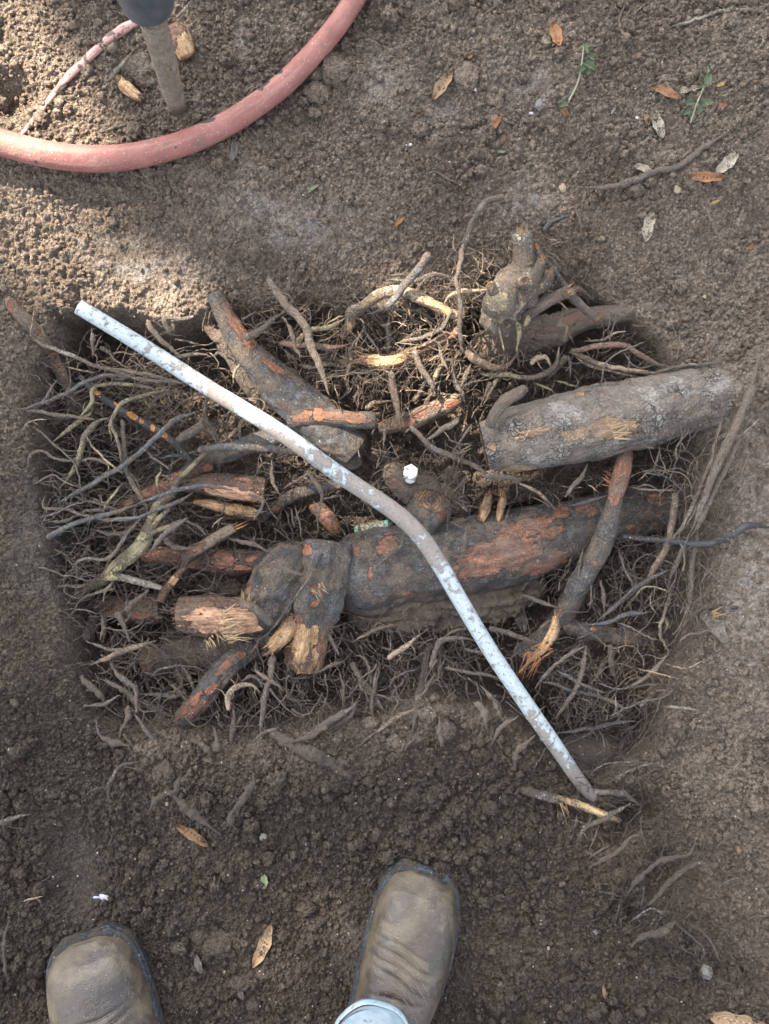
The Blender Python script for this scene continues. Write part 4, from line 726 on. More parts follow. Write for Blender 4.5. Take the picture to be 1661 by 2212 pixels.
# ---------------------------------------------------------------- leaves
def leaf_mat(name, a, b, spot, amt):
    t = NT(name); uv = t.tc('UV'); c = t.mix(t.noise(120, 3), a, b); n = t.ma('ADD', t.ma('MULTIPLY', t.noise(260, 5, .7), .7), t.ma('MULTIPLY', t.noise(60, 2), .3))
    c = t.mix(t.ramp(n, .60 - amt * .14, .66 - amt * .14), c, spot); x = t.n('SeparateXYZ'); t.l(uv, x.inputs[0])
    rib = t.ramp(t.ma('ABSOLUTE', x.outputs[1]), .0, .05, 1, 0); c = t.mix(t.ma('MULTIPLY', rib, .5), c, tuple(min(1, q * 1.3) for q in a))
    wv = t.ma('SINE', t.ma('MULTIPLY', t.ma('SUBTRACT', x.outputs[0], t.ma('ABSOLUTE', x.outputs[1])), 60)); t.bump([(wv, .0004), (rib, .0006), (t.noise(400, 2), .0005)]); return t.set(c, .55, .4)
LM = dict(orange=leaf_mat('orange_leaf', (.33, .175, .09), (.25, .12, .06), (.09, .05, .03), .25), tan=leaf_mat('tan_leaf', (.34, .23, .14), (.25, .17, .10), (.08, .06, .045), .5), cream=leaf_mat('cream_leaf', (.42, .37, .29), (.32, .28, .21), (.10, .085, .065), .6),
    grey=leaf_mat('grey_leaf', (.20, .18, .155), (.15, .13, .11), (.09, .075, .06), .4), brown=leaf_mat('brown_leaf', (.28, .17, .09), (.17, .085, .04), (.07, .04, .025), .3), green=leaf_mat('green_leaf', (.085, .125, .06), (.13, .175, .095), (.06, .07, .04), .1),
    lime=leaf_mat('pale_green_leaf', (.30, .33, .20), (.24, .27, .155), (.15, .14, .09), .2), white=leaf_mat('white_shell', (.36, .36, .355), (.26, .26, .26), (.14, .12, .11), .3), straw=leaf_mat('straw_leaf', (.48, .34, .14), (.36, .25, .11), (.10, .07, .05), .3), lilac=leaf_mat('lilac_scrap', (.30, .285, .35), (.22, .21, .26), (.10, .085, .08), .4), dkgreen=leaf_mat('dark_leaf', (.05, .06, .045), (.07, .075, .055), (.04, .035, .03), .4))
def leaf_mesh(mb, a, b, w, curl, seed, lift=.0):
    rng = np.random.RandomState(seed); nl, nw = 19, 7; d = b - a; L = np.linalg.norm(d); d = d / L; s = np.cross((0, 0, 1), d); s /= np.linalg.norm(s); up = np.cross(d, s)
    vs, uv = [], []; bend = (rng.rand() - .5) * .14; ph = rng.rand() * 6; sk_ = (rng.rand() - .5) * .3
    for i in range(nl):
        q = i / (nl - 1); hwid = w / 2 * max(.02, math.sin(math.pi * q ** (1 + sk_ * .5)) ** .56) * (1 + .10 * math.sin(q * 17 + ph) + .02 * rng.randn())
        for j in range(nw):
            p = (j / (nw - 1) - .5) * 2; z = curl * w * (p * p * .55 - .25) + .035 * L * math.sin(q * 5 + ph) * curl + .010 * w * abs(p) * math.sin(q * 23 + ph) + lift * L * q * (1 - q) - .06 * w * math.exp(-(p / .18) ** 2)
            pt = a + d * L * q + s * (p * hwid + bend * L * math.sin(q * 3.14)) + up * z; pt[2] = max(pt[2], gz(pt[0], pt[1]) + .0012); vs.append(pt); uv.append((q, p * .5))
    mb.add(vs, [(i * nw + j, (i + 1) * nw + j, (i + 1) * nw + j + 1, i * nw + j + 1) for i in range(nl - 1) for j in range(nw - 1)], None, uv)
LF = [
 ('2', 725, 95, 757, 202, 50, 'orange', 'bright orange leaf lying alone near the top of the soil', .5, 0), ('2', 294, 305, 210, 432, 50, 'tan', 'tan mottled leaf leaning on a clod, right of the hose', .5, 0),
 ('2', 1155, 380, 1272, 432, 40, 'orange', 'orange brown mottled leaf beside the longer cream leaf and the leafy sprig', .4, 0), ('2', 1250, 402, 1368, 378, 28, 'cream', 'narrow cream mottled leaf touching the right sprig', .3, 0),
 ('2', 1157, 470, 1200, 600, 46, 'cream', 'ragged grey cream leaf below the orange brown leaf, left of the sprig', .6, 0), ('2', 1428, 748, 1526, 654, 50, 'cream', 'broad pale cream leaf above the curled orange leaf at the right', .5, 0),
 ('2', 1303, 768, 1460, 772, 44, 'orange', 'curled two pointed orange leaf under the broad cream leaf', .7, 0), ('2', 1155, 910, 1125, 1046, 50, 'cream', 'creamy white speckled leaf lying on open soil above the log', .5, 0),
 ('2', 1074, 712, 1162, 748, 32, 'cream', 'small cream leaf tucked against the surface root', .4, 0), ('2', 38, 986, 88, 938, 24, 'orange', 'small rusty leaf above the arched root', .5, 0),
 ('2', 466, 562, 498, 498, 34, 'orange', 'small orange leaf half under a twig in the middle of the upper soil', .5, 0), ('2', 503, 622, 522, 578, 22, 'brown', 'little brown leaf scrap below the small orange leaf', .4, 0),
 ('2', 772, 458, 790, 505, 26, 'orange', 'orange leaf fragment under the tip of the left sprig', .3, 0), ('2', 1002, 460, 978, 494, 14, 'white', 'tiny whitish leaf between the two sprigs', .3, 0), ('2', 486, 655, 524, 659, 14, 'lime', 'tiny pale green leaf on the upper soil', .4, 0),
 ('2', 1434, 472, 1482, 444, 26, 'orange', 'orange leaf fragment right of the right sprig', .4, 0), ('2', 1573, 1088, 1594, 1046, 20, 'orange', 'tiny orange leaf near the right edge above the log', .4, 0), ('2', 1430, 374, 1477, 350, 18, 'straw', 'yellow leaf scrap behind the right sprig', .4, 0),
 ('2', 1404, 886, 1448, 866, 14, 'straw', 'straw coloured leaf scrap above the thin grey stick', .3, 0), ('2', 328, 52, 338, 0, 20, 'tan', 'tan leaf at the very top edge of the soil', .4, 0), ('2', 1084, 258, 1108, 224, 22, 'tan', 'faint tan leaf scrap right of the forked hair root', .3, 0), ('2', 1120, 488, 1140, 545, 26, 'tan', 'thin tan leaf scrap behind the ragged cream leaf', .3, 0),
 ('2', 1540, 372, 1558, 355, 26, 'tan', 'tan crumb like leaf bit at the upper right', .3, 0), ('2', 385, 238, 355, 250, 16, 'orange', 'small orange brown bit near the tan mottled leaf', .3, 0),
 ('1', 998, 702, 1012, 602, 30, 'grey', 'curved grey olive leaf just below the hose', .7, 0), ('1', 1328, 834, 1382, 796, 15, 'lime', 'small pale leaf on the slope below the hose', .4, 0), ('1', 1442, 232, 1472, 312, 16, 'straw', 'slim yellowish leaf on the grey clod beside the hose', .5, 0), ('1', 1424, 198, 1440, 236, 12, 'straw', 'shorter yellowish leaf against the hose', .4, 0),
 ('1', 1334, 590, 1362, 608, 18, 'orange', 'tiny red orange scrap below the hose', .3, 0), ('1', 225, 600, 255, 622, 22, 'straw', 'straw yellow scrap beside the left end of the hose', .3, 0),
 ('4', 367, 322, 345, 428, 16, 'tan', 'slim pale leaf standing at the pit rim', .5, .0), ('4', 440, 322, 378, 398, 30, 'tan', 'tan folded leaf beside the slim leaf at the pit rim', .7, 0),
 ('b', 1250, 168, 1404, 372, 92, 'grey', 'large dusty grey leaf on the right bank of the pit', .35, 0), ('b', 168, 150, 212, 305, 80, 'grey', 'dim grey leaf deep in the shade right of the pipe', .4, 0), ('9', 1112, 142, 1182, 124, 40, 'dkgreen', 'dark round leaf in the hollow above the stump', .3, 0),
 ('c', 1043, 376, 1233, 506, 62, 'brown', 'curled shiny brown leaf in front of the pit at lower left', .9, 0), ('c', 1567, 667, 1563, 758, 48, 'lime', 'small pale green oval leaf between the boots', .4, 0), ('c', 1608, 952, 1498, 1216, 76, 'tan', 'long tan mottled leaf between the boots', .5, 0),
 ('e', 1298, 1384, 1660, 1450, 125, 'tan', 'big tan leaf cut off by the bottom right corner', .5, 0), ('c', 1412, 1345, 1440, 1410, 34, 'grey', 'small grey leaf by the dark clod between the boots', .5, 0), ('c', 1160, 1140, 1195, 1260, 44, 'grey', 'dull grey leaf beside the big round clod', .5, 0),
 ('e', 1470, 380, 1490, 435, 26, 'tan', 'pinkish tan scrap on the right bank', .4, 0), ('e', 50, 1240, 70, 1180, 30, 'grey', 'grey leaf scrap right of the right boot', .4, 0), ('e', 680, 1200, 705, 1305, 26, 'tan', 'tan leaf scrap in the lower right soil', .4, 0),
]
for i, (rg, x0, y0, x1, y1, w, m, lab, curl, lift) in enumerate(LF):
    u0, v0 = cv(rg, x0, y0); u1, v1 = cv(rg, x1, y1); ll = math.hypot(u1 - u0, v1 - v0) * K; dz = .002 + .05 * ll + (.018 if rg in 'b' and x0 < 300 else 0)
    a, b = PG(u0, v0, dz), PG(u1, v1, dz); mid = PG((u0 + u1) / 2, (v0 + v1) / 2, dz); up_ = max(0, mid[2] - (a[2] + b[2]) / 2); a[2] += up_; b[2] += up_
    mb = MB(); leaf_mesh(mb, a, b, w * REG[rg][2] * K, curl, 300 + i, lift); tag(build('shell' if m == 'white' and 0 else 'leaf', mb, LM[m]), lab, 'leaf')
def sprig(label, stem, leaves, twig):
    b = PG(*cv('2', *stem[0])); e = empty('sprig', b, label, 'seedling'); mb = MB(); n = len(stem)
    tube(mb, [(*PG(*cv('2', *q), .004 + .012 * k / n), .0013 - .0004 * k / n) for k, q in enumerate(stem)], 8, .002, .1, 0, 2); build('stem', mb, flat_mat('pale_stem', (.26, .27, .19), (.20, .19, .13), .6), e)
    for k, (x0, y0, x1, y1, w) in enumerate(leaves):
        mb = MB(); leaf_mesh(mb, PG(*cv('2', x0, y0), .014), PG(*cv('2', x1, y1), .017), w * .5 * K, .5, 700 + k + int(x0), .1); build('leaf', mb, LM['green'], e)
sprig('uprooted green sprig with a long pale stem, left one of the two', [(790, 445), (830, 370), (850, 290), (862, 190)], [(862, 182, 874, 232, 20), (878, 234, 914, 254, 30), (858, 266, 918, 302, 30), (836, 308, 872, 286, 26), (866, 312, 898, 316, 18), (795, 430, 748, 460, 26), (905, 225, 915, 250, 20)], None)
sprig('green sprig with seven leaves on short stem, right one of the two', [(1322, 532), (1345, 460), (1372, 395), (1398, 335), (1396, 285)], [(1390, 378, 1408, 312, 32), (1362, 368, 1396, 374, 22), (1348, 440, 1298, 447, 30), (1362, 456, 1428, 434, 30), (1335, 474, 1286, 492, 22), (1345, 478, 1382, 470, 24), (1388, 302, 1400, 274, 16)], None)
# shells, pebbles, clods
def lumps(name, label, cat, reg, x, y, r, mat, sq=(1, 1, .7), grp=None, seed=0, amp=.3, ic=None, dz=0):
    u, v = cv(reg, x, y); rr = r * REG[reg][2] * K; c = PG(u, v, dz); mb = MB(); vv, ff = lump(c + (0, 0, rr * sq[2] * .15), rr, seed or int(x + y), ic or IC3, amp, sq)
    vv = vv + (vv - c) * (.12 * fb3(vv, 2.2 / rr, 2, 5) + .05 * fb3(vv, 300, 2, 6))[:, None]; mb.add(vv, ff.tolist()); return tag(build(name, mb, mat), label, cat, grp)
SH = LM['white']; M_STONE = flat_mat('grey_stone', (.10, .093, .086), (.16, .15, .14), .7, 90); M_TANST = flat_mat('tan_stone', (.24, .19, .13), (.18, .145, .10), .8, 90)
for a in [('2', 630, 488, 20, 'flat grey white shell bit right of the small orange leaf', 1), ('2', 105, 625, 20, 'white shell bit near the middle of the upper soil', 1), ('2', 392, 386, 16, 'white shell bit beside the tan mottled leaf', 1), ('2', 1092, 508, 16, 'smooth white oval shell left of the ragged cream leaf', 1), ('2', 280, 700, 10, 'tiny white chip above the dark hollow', 1), ('2', 970, 98, 8, 'tiny white chip at the top right', 1), ('7', 975, 525, 22, 'pale greenish chip against the pipe', 1)]:
    lumps('shell_fragment', a[4], 'shell', a[0], a[1], a[2], a[3] * .6, SH, (1, .7, .3), None, dz=.08 if a[0] == '7' else 0)
lumps('plastic_scrap', 'lilac white plastic scrap beside the smooth bootprint', 'scrap', 'c', 620, 810, 26, LM['lilac'], (1.2, .8, .3), amp=.6); lumps('plastic_scrap', 'narrow lilac scrap tip pointing at the bootprint', 'scrap', 'c', 570, 808, 15, LM['lilac'], (1.5, .5, .3), amp=.5)
for a in [('5', 1290, 440, 14, 'tan pebble on the soil above the log', M_TANST), ('c', 990, 255, 12, 'tan pebble at the lower left of the pit', M_TANST), ('c', 1548, 255, 12, 'tan pebble between the pit and the boots', M_TANST), ('c', 1560, 450, 20, 'grey pebble above the pale green leaf', M_STONE), ('e', 625, 900, 22, 'round grey pebble at the lower right', M_STONE), ('e', 1290, 1130, 40, 'flat grey brown stone near the bottom right', M_STONE), ('2', 668, 455, 24, 'rounded clod like stone under the grey smear', M_STONE), ('2', 770, 812, 18, 'cream pebble at the left end of the surface root', M_TANST), ('2', 1265, 820, 16, 'cream pebble under the curled orange leaf', M_TANST), ('e', 355, 992, 12, 'tan pebble right of the right boot', M_TANST), ('c', 1330, 1250, 10, 'tiny pale pebble by the round clod', M_TANST)]:
    lumps('pebble', a[4], 'pebble', *a[:4], a[5])
M_SOIL = M_GROUND
CL = [('c', 1305, 1085, 105, 'big round soil clod between the boots'), ('c', 1180, 1030, 62, 'middle sized clod left of the big round clod'), ('c', 1060, 1110, 46, 'flat clod second left of the big round clod'), ('c', 1540, 1262, 58, 'dark moist clod under the long tan leaf'), ('c', 1425, 1310, 62, 'dark moist clod left of the one under the tan leaf'),
 ('c', 1500, 1440, 50, 'dark clod at the bottom between the boots'), ('a', 540, 850, 60, 'rounded clod caught in the roots below the pit centre'), ('a', 870, 790, 60, 'clod in the soil below the middle of the pit'), ('a', 690, 960, 70, 'knobby clod at the pit lip above the right boot'), ('b', 620, 780, 80, 'pale rounded clod right of the pipe joint'), ('6', 1050, 760, 95, 'dark smooth lump among the roots left of the stump'),
 ('2', 350, 330, 60, 'clod under the tan mottled leaf'), ('1', 1440, 300, 70, 'large grey smooth clod beside the hose'), ('1', 1370, 400, 60, 'grey flattened clod below the hose'), ('1', 600, 290, 70, 'earth lump at the foot of the wooden handle'), ('f', 470, 560, 120, 'earth lump stuck under the pink wood root'), ('f', 620, 600, 110, 'earth lump left of the stump knuckle'),
 ('9', 1410, 1010, 60, 'smooth clod among the hanging roots'), ('2', 480, 440, 34, 'small clod near the small orange leaf'), ('7', 1250, 330, 70, 'pale clod right of the white bolt cap'), ('7', 800, 220, 50, 'small clod left of the white bolt cap'), ('c', 970, 60, 70, 'loose clod at the lower left lip of the pit'), ('a', 60, 880, 60, 'loose clod beneath the broken orange scarred root'), ('9', 800, 440, 90, 'dark clod wedged under the torn stump limb')]
for k, (rg, x, y, r, lab) in enumerate(CL):
    dz = {'f': .04, '7': .05}.get(rg, .045 if lab.startswith('dark clod wedged') else 0); lumps('soil_clod', lab, 'clod', rg, x, y, r, M_SOIL, (1, .85, .55), 'clods of soil', 50 + k, .45, dz=dz)
lumps('beetle', 'small shiny black beetle near the big grey leaf', 'beetle', 'b', 1458, 160, 18, flat_mat('black_beetle_shell', (.012, .013, .018), (.02, .02, .028), .2), (1.3, .75, .5), amp=.03)
# wood chips near the handle, broken stick with straw
solo('wood_chip', 'pale brown bark chunk right behind the wooden handle', 'wood chip', '1', [(750, 120), (780, 180), (812, 250)], [80, 110, 60], .018, 'torn', [(800, 200, 40, 60, 0, 1.1)], sides=20, amp=.3, ridges=.7, gnd=True)
solo('wood_chip', 'flat split wood chip at the left foot of the handle', 'wood chip', '1', [(505, 335), (560, 390), (620, 435)], [30, 52, 30], .012, 'torn', [(560, 385, 60, 30, .7, 1.2)], sides=16, amp=.3, ridges=.8, gnd=True)
bs = empty('broken_stick', PG(*cv('e', 450, 130)), 'snapped tan stick with straw fibres at the foot of the pipe', 'stick')
limb('stick_shaft', bs, 'e', [(190, 50), (280, 75), (400, 105), (430, 115)], [40, 52, 50, 36], -.035, 'greyroot', (), 16, .2, .2, ('round', 'flat'), gnd=True)
limb('stick_shaft', bs, 'e', [(400, 92), (500, 128), (600, 165), (700, 208), (790, 240)], [26, 44, 44, 38, 26], -.03, 'tan', [(600, 165, 190, 40, .35, 1.0)], 16, .12, .4, ('round', 'round'), gnd=True)
splinters('straw_fibres', PG(*cv('e', 430, 120), .015), np.array([.25, -1, .1]), .006, 9, .026, M_STRAW, bs, 4, .1); splinters('straw_fibres', PG(*cv('e', 440, 115), .015), np.array([1, -.8, .1]), .005, 9, .026, M_STRAW, bs, 5, .1)
e_ = splinters('straw_scrap', PG(*cv('b', 1330, 205), .006), np.array([1, .05, 0]), .007, 22, .020, M_STRAW, None, 9, .1); tag(e_, 'scrap of yellow straw above the big grey leaf', 'straw')
